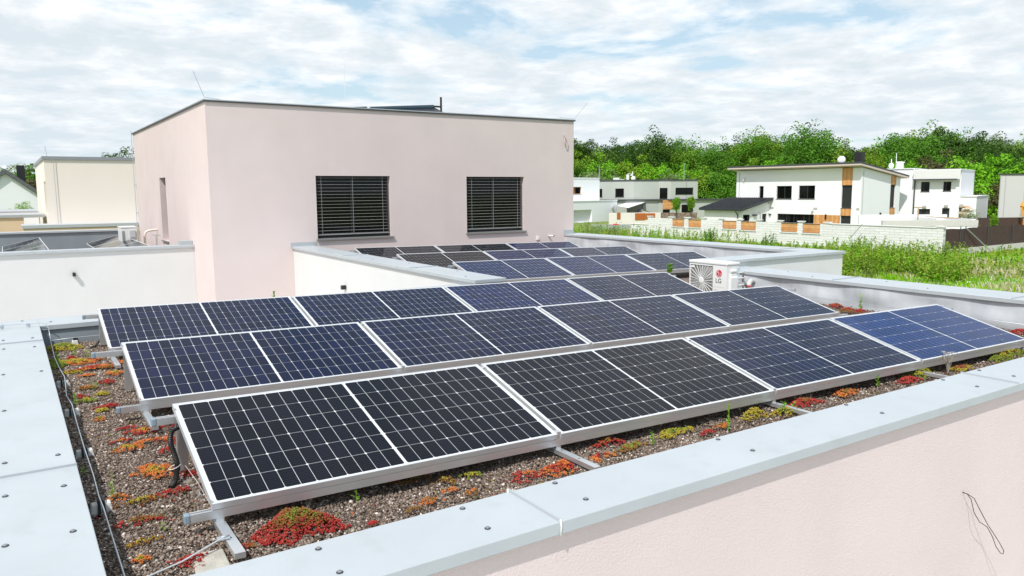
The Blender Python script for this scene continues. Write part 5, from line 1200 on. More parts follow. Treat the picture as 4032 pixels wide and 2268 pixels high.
small_box(wl, F7, ZA, 725, 925, .3, .3, M_vent, 'lamp', .3)
def far_pole(Z, x, y0, y1, depth_y, lab):
    a = un(*Z(x, y0), 1, depth_y); c = un(*Z(x, y1), 1, depth_y); q = MB(); q.tube([(a[0], depth_y, a[2]), (a[0], depth_y, min(c[2], 3))], .04, 6); fit('mast', q, M_galv, lab, 'mast')
far_pole(ZA, 510, 225, 470, 74, 'thin pale mast at the right roof corner of the white house by the pink storey')
far_pole(ZA, 1935, 185, 470, 90, 'thin pale mast on the right part of the grey house roof')
# trailer
p_ = un(*ZA(720, 1245), 2, -2.6); tr = empty('car_trailer', (p_[0], p_[1], GZ), 'low silver car trailer with a red load beside the garage', 'trailer', rot=(0, 0, math.radians(-25)))
def T_(mb, n, mt, **k): o = mb.build(n, mt, None, **k); o.parent = tr
q = MB(); q.box(-2.4, 2.2, -.9, .9, .5, .56); q.box(-2.4, 2.2, -.9, -.86, .56, 1.0); q.box(-2.4, 2.2, .86, .9, .56, 1.0); q.box(-2.4, -2.36, -.86, .86, .56, 1.0); q.box(2.16, 2.2, -.86, .86, .56, 1.0); T_(q, 'tub', M_alu)
for s in (-1, 1): q = MB(); q.lathe((-.2, s*1.0-.1*s, .32), [(.32, -.1), (.32, .1)], 16, axis=(0, 1, 0)); T_(q, 'wheel', M_black)
q = MB(); q.box(.1, .7, -.5, .1, .56, 1.12); T_(q, 'load', mat('red_load', (.6, .03, .04), .5), bevel=.12)
q = MB(); q.tube([(2.2, 0, .52), (3.6, 0, .5)], .05, 6); T_(q, 'drawbar', M_dedge)
# rust coloured panels and pale blocks of the far garden wall
F9 = Frame(0, 0, 0); p_ = un(*ZA(1110, 1020), 2, -1.6); F9 = Frame(p_[0], p_[1], -30)
M_rust = mat('rust_panel', (.42, .12, .02), .6, var=(1, .12))
fw = empty('garden_wall', (p_[0], p_[1], GZ), 'far garden wall with rust brown sheet panels between pale blocks', 'garden wall')
for (x0_, y0_, x1_, y1_) in ((806, 1010, 864, 1122), (1110, 1020, 1278, 1136), (1283, 1022, 1445, 1122)):
    h = F9.rect(ZA, x0_, y0_, x1_, y1_); q = MB(); q.fbox(F9, h[0], h[1], 0, .05, h[2], h[3]); q.build('rust_panel', M_rust, fw)
h = F9.rect(ZA, 800, 1005, 1540, 1240); q = MB(); q.fbox(F9, h[0]-1, h[1], -.25, -.01, GZ, h[3]-.05); q.build('wall', mat('pale_block', (.78, .73, .68), .9, var=(1, .06)), fw)
F10 = Frame(p_[0]+3, p_[1]+2, -30); h = F10.rect(ZA, 1540, 1012, 2150, 1100)
M_rub = mat('rubble_stone', (.24, .17, .13), .9, var=(4, .5), stain=(3, (.42, .34, .27), .5, .62, None), bump=[(3, .12, 4, None)])
q = MB(); q.fbox(F10, h[0], h[1], -.4, 0, GZ, h[3]); fit('stone_wall', q, M_rub, 'brown rubble stone wall below the grey house', 'wall')

# ================================================================== block wall with larch infills, screen fence
FWl = Frame(54.8, 0, 90, -1)
def brick_mat():
    mt = mat('white_split_block', (.70, .69, .66), .9, spec=.2, bump=[(8, .01, 4, None)]); t = mt.node_tree; b_ = t.nodes['Principled BSDF']
    n_ = t.nodes.new; l_ = t.links.new; co = n_('ShaderNodeTexCoord'); sp = n_('ShaderNodeSeparateXYZ'); cm = n_('ShaderNodeCombineXYZ')
    l_(co.outputs['Object'], sp.inputs[0]); l_(sp.outputs[1], cm.inputs[0]); l_(sp.outputs[2], cm.inputs[1])
    br = n_('ShaderNodeTexBrick'); l_(cm.outputs[0], br.inputs[0]); br.inputs['Scale'].default_value = 1; br.inputs['Brick Width'].default_value = .8; br.inputs['Row Height'].default_value = .2
    br.inputs['Mortar Size'].default_value = .016; br.inputs['Mortar Smooth'].default_value = .1; br.inputs['Color1'].default_value = (.84, .84, .83, 1); br.inputs['Color2'].default_value = (.76, .76, .75, 1); br.inputs['Mortar'].default_value = (.56, .56, .55, 1)
    l_(br.outputs[0], b_.inputs['Base Color']); return mt
M_block = brick_mat()
panels = [FWl.rect(ZB, *r) for r in ((398, 1150, 637, 1283), (708, 1155, 963, 1305), (1383, 1180, 1660, 1335), (1745, 1190, 2040, 1355))]+[FWl.rect(ZA, *r) for r in ((1733, 1110, 1935, 1245), (2000, 1120, 2215, 1258))]
yE = FWl.px(*ZC(1425, 1200))[0]; wt = FWl.px(*ZC(1380, 1030))[1]; y3 = FWl.px(*ZB(2130, 1300))[0]; yL_ = FWl.px(*ZA(1335, 1200))[0]; yLL = FWl.px(*ZA(1035, 1200))[0]
wt2 = FWl.px(*ZA(1500, 1100))[1]
bw = empty('block_wall', (54.8, yE, GZ), 'long white block garden wall with larch board infills facing the meadow', 'garden wall')
b = MB(); zt3 = np.mean([p_[3] for p_ in panels])
b.wall(FWl, yE, y3, GZ, wt, [], .1); b.wall(FWl, y3, yL_, GZ, zt3, [(p_[0], p_[1], p_[2], zt3) for p_ in panels], .22)
b.wall(FWl, yL_, yLL, GZ, zt3-.75, [], .1)
b.poly([(54.8, yE, GZ), (55.1, yE, GZ), (55.1, yE, wt), (54.8, yE, wt)]); b.poly([(55.1, yE, GZ), (55.1, yLL, GZ), (55.1, yLL, zt3-.75), (55.1, yE, zt3-.75)])
b.build('wall', M_block, bw)
b = MB(); b.fbox(FWl, yE-.05, y3, -.33, .05, wt, wt+.06); b.fbox(FWl, yL_, yLL+.05, -.33, .05, zt3-.75, zt3-.69)
for p_ in panels: b.fbox(FWl, p_[0]-.1, p_[1]+.1, -.3, .06, p_[2]-.08, p_[2]-.0)
b.build('coping', mat('block_cap', (.78, .78, .76), .8), bw)
for p_ in panels:
    q = MB(); boards(q, FWl, p_[0]+.01, p_[1]-.01, p_[2]+.02, zt3-.02, True, -.08, .04, .17); q.build('wood_infill', M_wood, bw)
ends = sorted({round(x, 2) for p_ in panels for x in (p_[0]-.22, p_[1]+.22)}|{yE+.25, y3-.1, yL_-.1})
last = -99
for s in ends:
    if s-last < .5: continue
    last = s; q = MB(); q.fbox(FWl, s-.2, s+.2, -.32, .02, GZ, zt3+.10 if s > y3-.2 else wt+.08); q.fbox(FWl, s-.27, s+.27, -.38, .08, zt3+.10 if s > y3-.2 else wt+.08, zt3+.18 if s > y3-.2 else wt+.16); q.build('pier', M_block, bw)
# screen fence running right
FS2 = Frame(54.9, yE+.1, 0)
M_screen = mat('brown_screen_netting', (.075, .045, .037), .9, var=(2.5, .18), bump=[(40, .01, 2, None)])
st = FS2.px(*ZC(1425, 1050))[1]; st2 = FS2.px(*ZC(2520, 985)); sb2 = FS2.px(*ZC(2520, 1240)); sb1 = FS2.px(*ZC(1420, 1335))[1]
sf = empty('screen_fence', (55, yE, GZ), 'long brown netting fence on dark posts right of the block wall', 'fence')
q = MB(); n = 30; LS = st2[0]+6
for i in range(n):
    a_, c_ = LS*i/n, LS*(i+1)/n; dz = lambda t: .03*math.sin(t*1.9); q.poly([FS2.P(a_, .02*math.sin(a_*3), sb1+.05), FS2.P(c_, .02*math.sin(c_*3), sb1+.05), FS2.P(c_, .02*math.sin(c_*3), st+dz(c_)), FS2.P(a_, .02*math.sin(a_*3), st+dz(a_))])
q.build('netting', M_screen, sf, smooth=True)
for x in (1650, 1720, 2025, 2360): s, _ = FS2.px(*ZC(x, 1100)); q = MB(); q.tube([FS2.P(s, .06, GZ), FS2.P(s, .06, st+.15)], .035, 6); q.build('post', M_dedge, sf)
a_ = FS2.px(*ZC(1730, 1035)); c_ = FS2.px(*ZC(1985, 1315)); q = MB(); q.tube([FS2.P(a_[0], .08, a_[1]), FS2.P(c_[0], .5, GZ+.1)], .035, 6); q.build('brace', M_galv, sf)
q = MB(); q.fbox(FS2, 0, LS, -.05, .12, GZ, sb1+.05); q.build('kerb', M_conc, sf)
# back fence, pallets, digger, unfinished pool walls
F11 = Frame(72, 33, -24)
h = F11.rect(ZC, 1895, 885, 2600, 990); q = MB(); q.fbox(F11, h[0], h[1]+8, -.05, 0, GZ, h[3]); fit('screen_fence', q, M_screen, 'far brown netting fence in front of the pale house at the right edge', 'fence')
h = F11.rect(ZC, 800, 868, 1000, 900); q = MB(); q.fbox(F11, h[0], h[1], -.1, 0, GZ, h[3]); fit('screen_fence', q, M_screen, 'short brown fence piece beside the big white house', 'fence')
F12 = Frame(62, 31.8, -36)
pw = empty('pool_shell', (64, 31, GZ), 'unfinished grey and white masonry shell behind the block wall', 'masonry shell')
h = F12.rect(ZC, 610, 930, 1895, 1040); q = MB(); zt_ = h[3]; q.fbox(F12, h[0], h[1], -.3, 0, GZ, zt_-.45); q.build('base', M_fwhite, pw)
q = MB(); q.fbox(F12, h[0]-.03, h[1]+.03, -.33, .03, zt_-.45, zt_+.05); q.build('ring_beam', M_conc, pw)
q = MB(); q.fbox(F12, h[1]-.3, h[1], -5, -.34, GZ, zt_+.1); q.fbox(F12, h[0], h[1], -5.3, -5.0, GZ, zt_+.35); q.fbox(F12, h[0]+4.5, h[0]+5.0, -5, -.34, GZ, zt_+.2); q.build('rear_wall', M_fwhite, pw)
for i in range(5): q = MB(); q.fbox(F12, h[0]+5.6+i*.1, h[1]-1.5+i*.2, -4.6+i*.75, -4.3+i*.75, zt_+.12, zt_+.2); q.build('plank', M_pallet, pw)
s, z = F12.px(*ZC(1170, 750)); q = MB(); q.tube([F12.P(s, -1, zt_), F12.P(s, -1, z)], .06, 6); q.tube([F12.P(s-.35, -1, z), F12.P(s+.35, -1, z)], .05, 6); q.build('post', M_pallet, pw)
h = F11.rect(ZC, 2012, 775, 2155, 890); h2_ = F11.rect(ZC, 2055, 640, 2165, 770)
pl = empty('pallet_stack', (F11.P(h[0]+.5, -3, 0)[0], F11.P(h[0]+.5, -3, 0)[1], GZ), 'stack of weathered wooden pallets beside the pale house at the right', 'pallets')
for i in range(9):
    z = GZ+.2+i*.19; q = MB()
    for j in range(5): q.fbox(F11, h[0]+random.uniform(-.05, .05), h[1], -4+j*.25, -3.85+j*.25, z+.13, z+.155)
    for j in range(3): q.fbox(F11, h[0]+(h[1]-h[0])*(.02+.42*j), h[0]+(h[1]-h[0])*(.14+.42*j), -4, -2.85, z, z+.125)
    q.build('pallet', M_pallet, pl)
q = MB(); zt_ = GZ+.2+9*.19
for k in range(9): s = random.uniform(h2_[0], h2_[1]-.4); z = zt_+.15+k*.12; q.fbox(F11, s, s+random.uniform(.4, .9), -4+random.random(), -3.2, z, z+.11)
q.build('loose_boards', mat('fresh_boards', (.72, .55, .40), .8, island=[(.62, .42, .30), (.8, .66, .5)]), pl)
p0_ = F11.rect(ZC, 2420, 660, 2525, 890)
dg_ = empty('digger', (F11.P(p0_[0], -.5, 0)[0], F11.P(p0_[0], -.5, 0)[1], GZ), 'orange digger arm at the right edge before the pale house', 'digger')
def FP(x, y, o): s, z = F11.px(*ZC(x, y)); return F11.P(s, o, z)
q = MB(); q.tube([FP(2440, 870, .4), FP(2450, 740, .4)], .12, 6); q.tube([FP(2450, 740, .4), FP(2490, 665, .4), FP(2560, 720, .4)], .2, 6); q.tube([FP(2450, 740, .4), FP(2540, 790, .4)], .16, 6); q.build('arm', M_orange, dg_, bevel=.02)
q = MB(); q.tube([FP(2425, 860, .4), FP(2440, 760, .4)], .06, 6); q.build('hydraulic_ram', M_galv, dg_)
q = MB(); a_ = FP(2540, 840, .4); q.box(a_[0], a_[0]+2, a_[1]-.8, a_[1]+1, GZ+.5, -1.4); q.build('cab', M_orange, dg_, bevel=.1); q = MB(); q.box(a_[0]-.2, a_[0]+2.4, a_[1]-1, a_[1]+1.1, GZ, GZ+.5); q.build('track', M_black, dg_, bevel=.15)
q = MB(); a_ = FP(2440, 885, .4); q.hexa([(a_[0]-.5, a_[1]-.3, GZ), (a_[0]+.5, a_[1]-.3, GZ), (a_[0]+.5, a_[1]+.5, GZ), (a_[0]-.5, a_[1]+.5, GZ), (a_[0]-.3, a_[1]-.1, GZ+.7), (a_[0]+.3, a_[1]-.1, GZ+.7), (a_[0]+.3, a_[1]+.3, GZ+.7), (a_[0]-.3, a_[1]+.3, GZ+.7)]); q.build('bucket', M_orange, dg_)
a_, c_ = un(*ZC(150, 1180), 0, 54.3), un(*ZC(330, 972), 0, 54.3); q = MB(); q.tube([tuple(a_), tuple(c_)], .03, 5); fit('leaning_pole', q, M_galv, 'thin pole leaning against the long block wall', 'pole')

# ================================================================== vegetation
def leafcloud(C, Nrm, size, g, up=.25, asp=.62, bend=.22):
    """quads bent along their middle, n leaf clumps"""
    n = len(C); d = Nrm+g.normal(0, .75, (n, 3)); d /= np.linalg.norm(d, axis=1, keepdims=True)
    r = g.normal(0, 1, (n, 3)); u = np.cross(d, r); u /= np.linalg.norm(u, axis=1, keepdims=True); v = np.cross(d, u)
    s = (size*g.uniform(.6, 1.35, n))[:, None]
    a = C-u*s; b_ = C+v*s*asp+d*s*bend*.3; c = C+u*s; e = C-v*s*asp+d*s*bend
    return np.stack([a, b_, c, e], 1).reshape(-1, 3), np.arange(4*n).reshape(-1, 4)
def crown_mesh(seed, leaves, clumps, size, shape='round', thin=1.0):
    g = np.random.default_rng(seed)
    # branch-end clumps spread through an uneven crown of unit radius, centre at z=0
    d = g.normal(0, 1, (clumps, 3)); d /= np.linalg.norm(d, axis=1, keepdims=True)
    rad = g.uniform(.25, 1, clumps)**.45
    lob = 1+.24*np.sin(3*np.arctan2(d[:, 1], d[:, 0])+seed)+.20*np.sin(5*d[:, 2]+seed*1.7)+g.normal(0, .07, clumps)
    C = d*(rad*lob)[:, None]*.84
    if shape == 'tall': C[:, 2] *= 1.5; C[:, :2] *= (.95-.3*(C[:, 2:3] > .4))
    if shape == 'round': C[:, 2] *= .95
    if shape == 'willow': C[:, 2] = np.where(C[:, 2] < 0, C[:, 2]*1.25, C[:, 2]*.8)
    cs = g.uniform(.13, .30, clumps)*(1.15 if shape != 'willow' else 1.1); cs *= np.where(rad > .8, .9, 1.15)
    k = g.choice(clumps, leaves, p=cs**1.6/np.sum(cs**1.6))
    dd = g.normal(0, 1, (leaves, 3)); dd /= np.linalg.norm(dd, axis=1, keepdims=True)
    rr = g.uniform(.35, 1, leaves)**.6
    off = dd*(rr*cs[k])[:, None]; off[:, 2] *= .72
    P = C[k]+off
    nrm = dd*.8+np.array([0, 0, .55])+C[k]*.3
    return leafcloud(P, nrm, size, g, asp=.62 if shape != 'willow' else .3)
def leafm(n, c, *isl, tr=.22):
    isl = [tuple(c[i]*.45+q[i]*.55 for i in range(3)) for q in isl]
    return mat('foliage_'+n, c, .6, island=isl, spec=.25, trans=tr)
LM = dict(dark=leafm('dark', (0.044, 0.105, 0.011), (0.061, 0.149, 0.012), (0.035, 0.088, 0.011), (0.079, 0.176, 0.014)),
          mid=leafm('mid', (0.088, 0.238, 0.013), (0.121, 0.314, 0.015), (0.073, 0.190, 0.013), (0.153, 0.362, 0.020)),
          bright=leafm('bright', (0.171, 0.447, 0.012), (0.234, 0.533, 0.015), (0.136, 0.363, 0.012), (0.271, 0.542, 0.022)),
          yellow=leafm('yellow', (0.182, 0.325, 0.016), (0.234, 0.384, 0.022), (0.144, 0.256, 0.015), (0.272, 0.410, 0.033)),
          grey=leafm('grey', (0.195, 0.281, 0.098), (0.256, 0.342, 0.134), (0.159, 0.232, 0.079), (0.317, 0.403, 0.183)),
          brown=leafm('brown', (.10, .09, .035), (.14, .12, .05), (.08, .08, .03), (.13, .14, .04)),
          sapling=leafm('sapling', (.20, .40, .02), (.26, .48, .03), (.15, .32, .02), tr=.35))
M_bark = mat('bark', (.10, .085, .065), .9, bump=[(6, .04, 4, (1, 1, .3))])
CM = {}
for i, (shp, nl, nc, sz) in enumerate((('round', 17000, 110, .034), ('round', 15000, 140, .034), ('tall', 9000, 120, .050), ('round', 14000, 70, .037), ('willow', 14000, 110, .038), ('round', 4200, 80, .034))):
    CM[i] = crown_mesh(20+i, nl, nc, sz, shp)
meshes = {}
def crown_data(v, tone):
    if (v, tone) not in meshes:
        o = bulk('crown', CM[v][0], CM[v][1], LM[tone]); meshes[(v, tone)] = o.data; bpy.data.objects.remove(o)
    return meshes[(v, tone)]
def tree(u, vtop, dist, rad, v, tone, label, group='trees of the wood behind the houses', rz=None, name='broadleaf_tree', hs=1., vbase=None):
    """dist: metres from the camera along the ground"""
    d = ray(u, vtop); k = dist/math.hypot(d[0], d[1]); T = CAM+k*d
    zs = 1.5 if v == 2 else 1.05
    top = T[2]; zc = top-rad*zs*hs
    e = empty(name, (T[0], T[1], GZ), label, 'tree', group)
    o = bpy.data.objects.new('crown', crown_data(v, tone)); sc.collection.objects.link(o); o.parent = e
    o.location = (0, 0, zc-GZ); o.scale = (rad, rad, rad*hs); o.rotation_euler = (0, 0, rz if rz is not None else random.uniform(0, 6.28))
    q = MB(); H = zc-GZ; q.tube([(0, 0, 0), (.02*H, 0, H*.35), (0, .02*H, H*.8), (0, 0, H+rad*.5)], max(.12, rad*.05), 8, r2=.03)
    for j in range(7):
        a = j*2.4; z0 = H*(.55+.06*j); q.tube([(0, 0, z0), (math.cos(a)*rad*.35, math.sin(a)*rad*.35, z0+rad*.25), (math.cos(a)*rad*.7, math.sin(a)*rad*.7, z0+rad*.55)], rad*.025, 5, r2=.02)
    t = q.build('trunk', M_bark, None); t.parent = e
    return e
ZT = lambda x, y: (2200+x/1.406, 450+y/1.406)
T = [ # skyline trees (x, top, dist, radius, variant, tone, label)
 (120, 122, 184, 5.2, 0, 'dark', 'dark green tree directly right of the pink storey corner'),
 (215, 180, 199, 4.9, 3, 'mid', 'mid green tree in the dip right of the first dark tree'),
 (345, 130, 194, 5.9, 1, 'dark', 'tall dark tree with loose crown, second peak from the pink storey'),
 (430, 190, 204, 3.7, 5, 'brown', 'thin twiggy tree with bare branches right of the second dark peak'),
 (545, 165, 199, 5.3, 0, 'dark', 'broad dark tree above the yellow green one'),
 (650, 146, 199, 4.9, 3, 'dark', 'dark tree peak behind the grey house roof aerials'),
 (735, 195, 194, 4.7, 1, 'dark', 'dark low tree left of the sparse pale one'),
 (815, 178, 209, 3.5, 5, 'grey', 'sparse grey tree against the sky between dark crowns'),
 (925, 190, 184, 5.5, 1, 'dark', 'dark round tree at the left foot of the big double crown'),
 (1030, 118, 189, 6.2, 1, 'dark', 'left half of the big double crowned dark tree'),
 (1140, 116, 189, 5.4, 3, 'dark', 'right half of the big double crowned dark tree'),
 (1215, 172, 189, 4.0, 5, 'dark', 'loose dark tree trailing right of the double crown'),
 (1345, 165, 184, 5.2, 3, 'mid', 'bushy mid green tree left of the satellite dish'),
 (1450, 182, 184, 4.8, 0, 'bright', 'bright green tree behind the satellite dish on the white house'),
 (1555, 185, 184, 4.3, 3, 'yellow', 'yellow green tree right of the satellite dish'),
 (1660, 168, 189, 5.4, 5, 'brown', 'thin brownish tree above the white house roof tip'),
 (1740, 176, 184, 4.3, 1, 'dark', 'very dark tree above the white house sloping roof end'),
 (1870, 112, 179, 6.0, 0, 'mid', 'tall leafy tree behind the white chimney'),
 (1990, 85, 184, 5.5, 1, 'mid', 'tall tree left of the highest crown'),
 (2065, 72, 184, 6.4, 3, 'dark', 'highest tree crown of the wood on the right'),
 (2180, 95, 184, 5.9, 1, 'dark', 'dark tree sloping down right of the highest crown'),
 (2310, 122, 194, 4.9, 5, 'grey', 'pale thin tree between the dark slope and the twiggy tree'),
 (2385, 100, 199, 3.5, 5, 'grey', 'pale twiggy tree standing alone against the sky on the right'),
 (2500, 140, 199, 5.4, 5, 'grey', 'pale sparse tree near the right edge of the view'),
 (2570, 165, 184, 5.2, 0, 'dark', 'dark tree touching the right edge of the view'),
 # front rank
 (190, 262, 162, 6.9, 4, 'grey', 'grey green willow above the white house beside the pink storey'),
 (320, 235, 166, 5.1, 0, 'bright', 'bright green tree right of the willow'),
 (440, 215, 164, 5.6, 3, 'yellow', 'yellow green tree over the left end of the grey house'),
 (560, 250, 162, 5.6, 0, 'bright', 'bright bushy tree over the middle of the grey house'),
 (640, 300, 158, 3.7, 1, 'grey', 'small grey green round tree right behind the grey house'),
 (710, 270, 162, 4.7, 3, 'bright', 'fresh green tree behind the thin mast on the grey house'),
 (810, 290, 162, 5.2, 1, 'yellow', 'yellow tinted tree right of the grey house corner'),
 (900, 280, 159, 5.4, 0, 'mid', 'mid green tree left of the big white house roof'),
 (1000, 250, 164, 5.6, 3, 'mid', 'mid green tree above the left end of the big white roof'),
 (1110, 240, 164, 5.1, 3, 'yellow', 'yellow green tree above the dark roof line'),
 (1220, 235, 164, 5.4, 0, 'bright', 'bright tree above the dark roof left of the dish'),
 (1330, 235, 162, 4.9, 1, 'mid', 'green tree low behind the dark roof near the dish'),
 (1610, 240, 162, 5.2, 4, 'yellow', 'olive weeping tree above the right part of the dark roof'),
 (1700, 262, 160, 4.9, 3, 'bright', 'bright tree peeking over the sloping roof end'),
 (1960, 240, 159, 5.4, 0, 'bright', 'bright green tree behind the second white house'),
 (2080, 245, 156, 5.0, 3, 'mid', 'green tree behind the right end of the second white house'),
 (2160, 205, 156, 6.0, 1, 'brown', 'brownish green tree right of the second white house roof'),
 (2290, 195, 154, 6.7, 0, 'bright', 'large bright tree right of the brownish tree'),
 (2420, 215, 154, 7.0, 3, 'bright', 'very bright wide tree above the pale house roof'),
 (2540, 235, 156, 5.7, 1, 'mid', 'green tree over the pale house at the right edge'),
 (2330, 330, 146, 5.8, 1, 'brown', 'olive brown bush like tree left of the pale house'),
 (2240, 360, 144, 5.3, 0, 'bright', 'bright low tree behind the low wing of the second white house'),
]
for (x, y, ds, rd, v, tn, lab) in T: tree(*ZT(x, y), ds, rd, v, tn, lab)
tree(75, 633, 120, 5.2, 0, 'mid', 'green tree behind the white gabled house chimney', 'trees at the left edge')
tree(112, 640, 110, 3.6, 3, 'mid', 'round green tree left of the yellow house', 'trees at the left edge')
tree(38, 636, 140, 3.6, 5, 'grey', 'pale thin tree over the gabled house ridge at the far left', 'trees at the left edge')
tree(145, 668, 100, 3.2, 1, 'brown', 'reddish brown bush beside the yellow house corner', 'trees at the left edge')
tree(500, 572, 75, 2.6, 5, 'dark', 'loose dark tree peeping over the yellow house beside the pink wall', 'trees at the left edge')
tree(442, 590, 78, 1.7, 5, 'dark', 'smaller loose tree left of the one by the pink wall', 'trees at the left edge')
tree(88, 788, 58, .8, 5, 'sapling', 'small thin sapling in front of the white gabled house', 'saplings', name='sapling')
tree(*ZA(1812, 715), 88, .62, 2, 'sapling', 'left of two fresh green saplings behind the stone wall', 'saplings', name='sapling')
tree(*ZA(2060, 705), 88, .58, 2, 'sapling', 'right of two fresh green saplings behind the stone wall', 'saplings', name='sapling')
tree(*ZC(2120, 835), 71, .36, 2, 'sapling', 'small bright sapling by the far brown fence', 'saplings', name='sapling')
tree(*ZC(1780, 760), 78, .9, 5, 'grey', 'nearly bare sapling in front of the second white house', 'saplings', name='sapling')
# mass of the wood behind and between
g = np.random.default_rng(5); n = 300
uu = g.uniform(2150, 4300, n); ds = g.uniform(170, 235, n); VC = []; FC = []; MI = []; o_ = 0
tones = ['dark', 'mid', 'bright', 'yellow']
for i in range(n):
    d = ray(uu[i], 740); k = ds[i]/math.hypot(d[0], d[1]); x, y = CAM[0]+d[0]*k, CAM[1]+d[1]*k; r = g.uniform(4.0, 6.4)
    v = int(g.choice([0, 1, 3])); z = GZ+g.uniform(.8, 1.9)*r+g.choice([0, 2.5]); V, F_ = CM[v]; m_ = slice(0, 4200*4)
    Vv = V[m_]*np.array([r, r, r*1.0])*1.0; a = g.uniform(0, 6.28); c, s = math.cos(a), math.sin(a)
    Vv = np.stack([Vv[:, 0]*c-Vv[:, 1]*s+x, Vv[:, 0]*s+Vv[:, 1]*c+y, Vv[:, 2]+z], 1); VC.append(Vv); FC.append(F_[:4200]+o_); o_ += len(Vv); MI.append(np.full(4200, g.choice(4, p=[.3, .35, .2, .15])))
tag(bulk('woodland', np.concatenate(VC), np.concatenate(FC), [LM[t_] for t_ in tones], mi=np.concatenate(MI)), 'dense green wood filling the background behind the houses', 'wood', kind='stuff')

# meadow: grass blades and leafy weeds where the photo looks over the parapets
def visible_ground(n, g, umin, umax, vmin, vmax):
    u = g.uniform(umin, umax, n); v = g.uniform(vmin, vmax, n)
    dx = (u-PW/2)/FOC; dy = (PH/2-v)/FOC
    D = CR[0][None]*dx[:, None]+CR[1][None]*dy[:, None]+CR[2][None]; t = (GZ-CAM[2])/D[:, 2]; return CAM[None]+D*t[:, None]
def grassmat(n, c, *isl): return mat(n, c, .7, island=isl, spec=.2, trans=.3)
GM_ = [grassmat('grass_lush', (0.250, 0.550, 0.015), (0.325, 0.620, 0.019), (0.200, 0.450, 0.015)), grassmat('grass_olive', (0.336, 0.444, 0.060), (0.420, 0.504, 0.096), (0.264, 0.384, 0.036)), grassmat('grass_straw', (.62, .55, .34), (.70, .64, .45), (.50, .47, .22)), LM['bright']]
g = np.random.default_rng(9)
n = 150000
P = np.concatenate([visible_ground(n, g, 2200, 4150, 880, 1170), np.stack([g.uniform(16, 50, 40000), g.uniform(-4, 30, 40000), np.full(40000, GZ)], 1)])
P = P[(P[:, 0] > 14.5) & (P[:, 0] < 90) & ((P[:, 0] < 54.7) | (P[:, 1] < yE+.1)) & (P[:, 1] > -20) & (P[:, 1] < 75)]; n = len(P)
pn = np.sin(P[:, 0]*.35+1)+np.sin(P[:, 1]*.45+P[:, 0]*.2)+.6*np.sin(P[:, 0]*1.3-P[:, 1]*.9); dry = (np.sin(P[:, 0]*.55+2)*np.sin(P[:, 1]*.5+P[:, 0]*.13) > .35); mi = np.where(pn > .4, 0, 1); mi = np.where(g.uniform(0, 1, n) < .05+.30*dry+.10*(np.sin(P[:, 0]*.9+P[:, 1]*.5) > .7), 2, mi)
lawn = (P[:, 1] < yE) & (P[:, 0] > 56); mi[lawn & (mi == 2)] = 0
h = g.uniform(.10, .38, n)*np.where(mi == 2, 1.3, 1)*np.where(lawn, .35, 1); wd = g.uniform(.010, .026, n)*(1+np.hypot(P[:, 0], P[:, 1])/45); a = g.uniform(0, 6.28, n); ln = g.uniform(.1, .5, n)*h
dx = np.stack([np.cos(a), np.sin(a), 0*a], 1); lx_ = np.stack([-np.sin(a), np.cos(a), 0*a], 1)
B0, B1_ = P-dx*wd[:, None], P+dx*wd[:, None]; M1 = P+lx_*(ln*.35)[:, None]; M1[:, 2] += h*.6; T1 = P+lx_*ln[:, None]; T1[:, 2] += h
V = np.stack([B0, B1_, M1+dx*(wd*.7)[:, None], T1], 1).reshape(-1, 3); F_ = np.arange(4*n).reshape(-1, 4)
tag(bulk('meadow_grass', V, F_, GM_, mi=mi), 'wild green and straw coloured meadow grass beyond the roof', 'grass', kind='stuff')
# leafy stems
def stems(P, hgt, g, nl=26, ls=.05):
    n = len(P); k = np.repeat(np.arange(n), nl); t = g.uniform(.12, 1, n*nl); lean = g.normal(0, .10, (n, 2))
    C = P[k].copy(); C[:, 2] += t*hgt[k]; C[:, :2] += lean[k]*(t*hgt[k])[:, None]+g.normal(0, .09, (n*nl, 2))*((1.15-t)*hgt[k])[:, None]
    Nn = np.stack([g.normal(0, .5, n*nl), g.normal(0, .5, n*nl), np.ones(n*nl)], 1); return leafcloud(C, Nn, ls, g, asp=.5)
Pa = np.stack([g.uniform(46, 53.5, 900), g.uniform(27, 72, 900), np.full(900, GZ)], 1)
Pb = visible_ground(5200, g, 3260, 3800, 985, 1130); Pb = Pb[(Pb[:, 0] > 16) & (Pb[:, 0] < 53)]; Pb = Pb[np.sin(Pb[:, 0]*.8)+np.sin(Pb[:, 1]*.9)+.0 > -.4]
den = (Pb[:, 0] < 44) | (g.uniform(0, 1, len(Pb)) < .45); Pb = Pb[den][:1500]
Pc = visible_ground(500, g, 3750, 4080, 950, 1120); Pc = Pc[(Pc[:, 0] < 53)|(Pc[:, 1] < yE)][:160]
hs_ = np.concatenate([g.uniform(.55, 1.5, len(Pa))*np.where(Pa[:, 1] > 40, 1.0, .55), g.uniform(.5, 1.5, len(Pb)), g.uniform(.3, .9, len(Pc))])
V, F_ = stems(np.concatenate([Pa, Pb, Pc]), hs_, g, 34, .062)
ib = np.repeat(g.choice(3, len(hs_), p=[.45, .35, .2]), 34)
tag(bulk('undergrowth', V, F_, [GM_[1], LM['yellow'], LM['bright']], mi=ib), 'tall leafy weeds and seedlings growing in the meadow along the wall', 'undergrowth', kind='stuff')
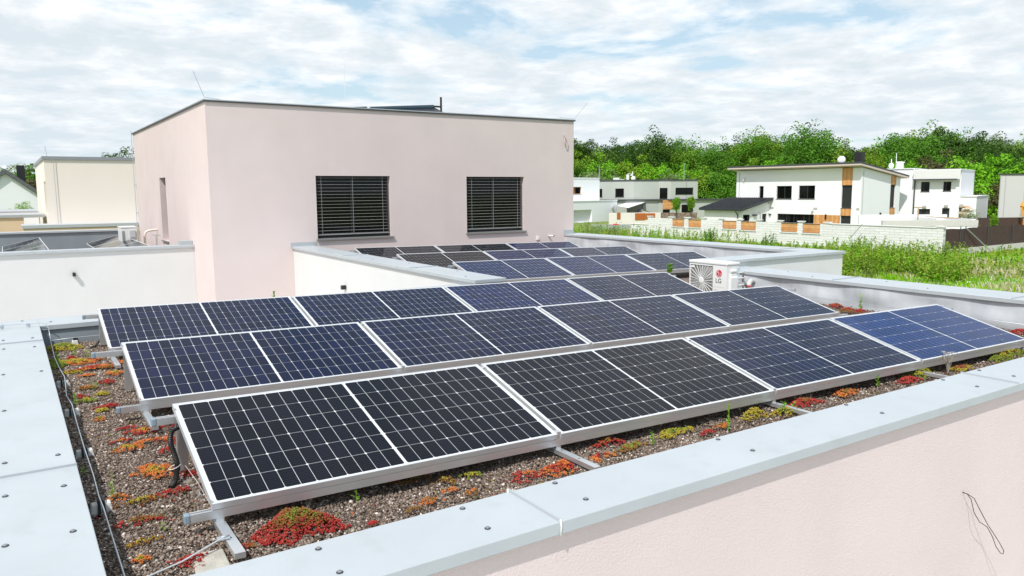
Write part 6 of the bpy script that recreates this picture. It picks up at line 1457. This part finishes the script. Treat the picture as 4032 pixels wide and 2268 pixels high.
def shrub(u, v, x_, hgt, lab, tone='yellow'):
    P = un(u, v, 0, x_); g_ = np.random.default_rng(int(u)); S = np.stack([P[0]+g_.normal(0, .25, 14), P[1]+g_.normal(0, .25, 14), np.zeros(14)], 1)
    e = empty('shrub', (P[0], P[1], GZ), lab, 'shrub', 'young shrubs in the meadow'); S[:, 0] -= P[0]; S[:, 1] -= P[1]
    H = max(.8, P[2]-GZ); V, F_ = stems(S, g_.uniform(.6, 1, 14)*H, g_, 46, .055); o = bulk('foliage', V, F_, LM[tone], e)
    q = MB()
    for s in S[:6]: q.tube([(s[0], s[1], 0), (s[0]*1.1, s[1]*1.1, H*.8)], .012, 5, r2=.004)
    t = q.build('stem', M_bark, None); t.parent = e
shrub(*ZC(355, 1120), 44, 1.5, 'young leafy shrub with twin tops before the middle of the block wall')
shrub(*ZC(240, 1160), 42, 1.4, 'bushy young shrub left of the twin topped one')
shrub(*ZC(650, 1130), 46, 1.5, 'tall thin shrub before the right half of the block wall')
shrub(*ZC(780, 1215), 44, 1.2, 'light green low shrub right of the tall thin one', 'sapling')
shrub(*ZC(960, 1245), 45, 1.1, 'pale dry shrub near the right end of the block wall', 'grey')
shrub(*ZC(1290, 1210), 44, 1.2, 'slender shrub at the right end pier of the block wall')
shrub(*ZC(1470, 1185), 50, 1.2, 'sparse shrub before the start of the netting fence', 'grey')
shrub(*ZC(520, 1215), 38, 1.3, 'dense yellow green shrub in the middle of the meadow')
shrub(*ZC(130, 1220), 36, 1.3, 'green shrub right behind the white roof corner')
shrub(*ZA(2400, 1255), 50, 1.2, 'leafy shrub below the larch infills, left one', 'mid')
shrub(*ZB(200, 1265), 50, 1.2, 'shrub below the second larch infill from the left', 'mid')
shrub(*ZB(1200, 1300), 50, 1.2, 'shrub between the left and right pairs of larch infills', 'mid')
for (x, y, lab) in ((300, 1120, 'tall grey seed stalks before the garage door'), (490, 1145, 'grey seed stalk before the white garage wall'), (770, 1150, 'grey seed stalk at the garage corner')):
    shrub(*ZA(x, y), 40, 1., lab, 'grey')
# flowers in the meadow
P = visible_ground(900, g, 3600, 4060, 1040, 1150); P[:, 2] += g.uniform(.2, .4, len(P)); V, F_ = leafcloud(P, np.tile([0, 0, 1.], (len(P), 1)), .028, g)
tag(bulk('meadow_flowers', V, F_, M_acw), 'small white flowers in the meadow grass', 'flowers', kind='stuff')
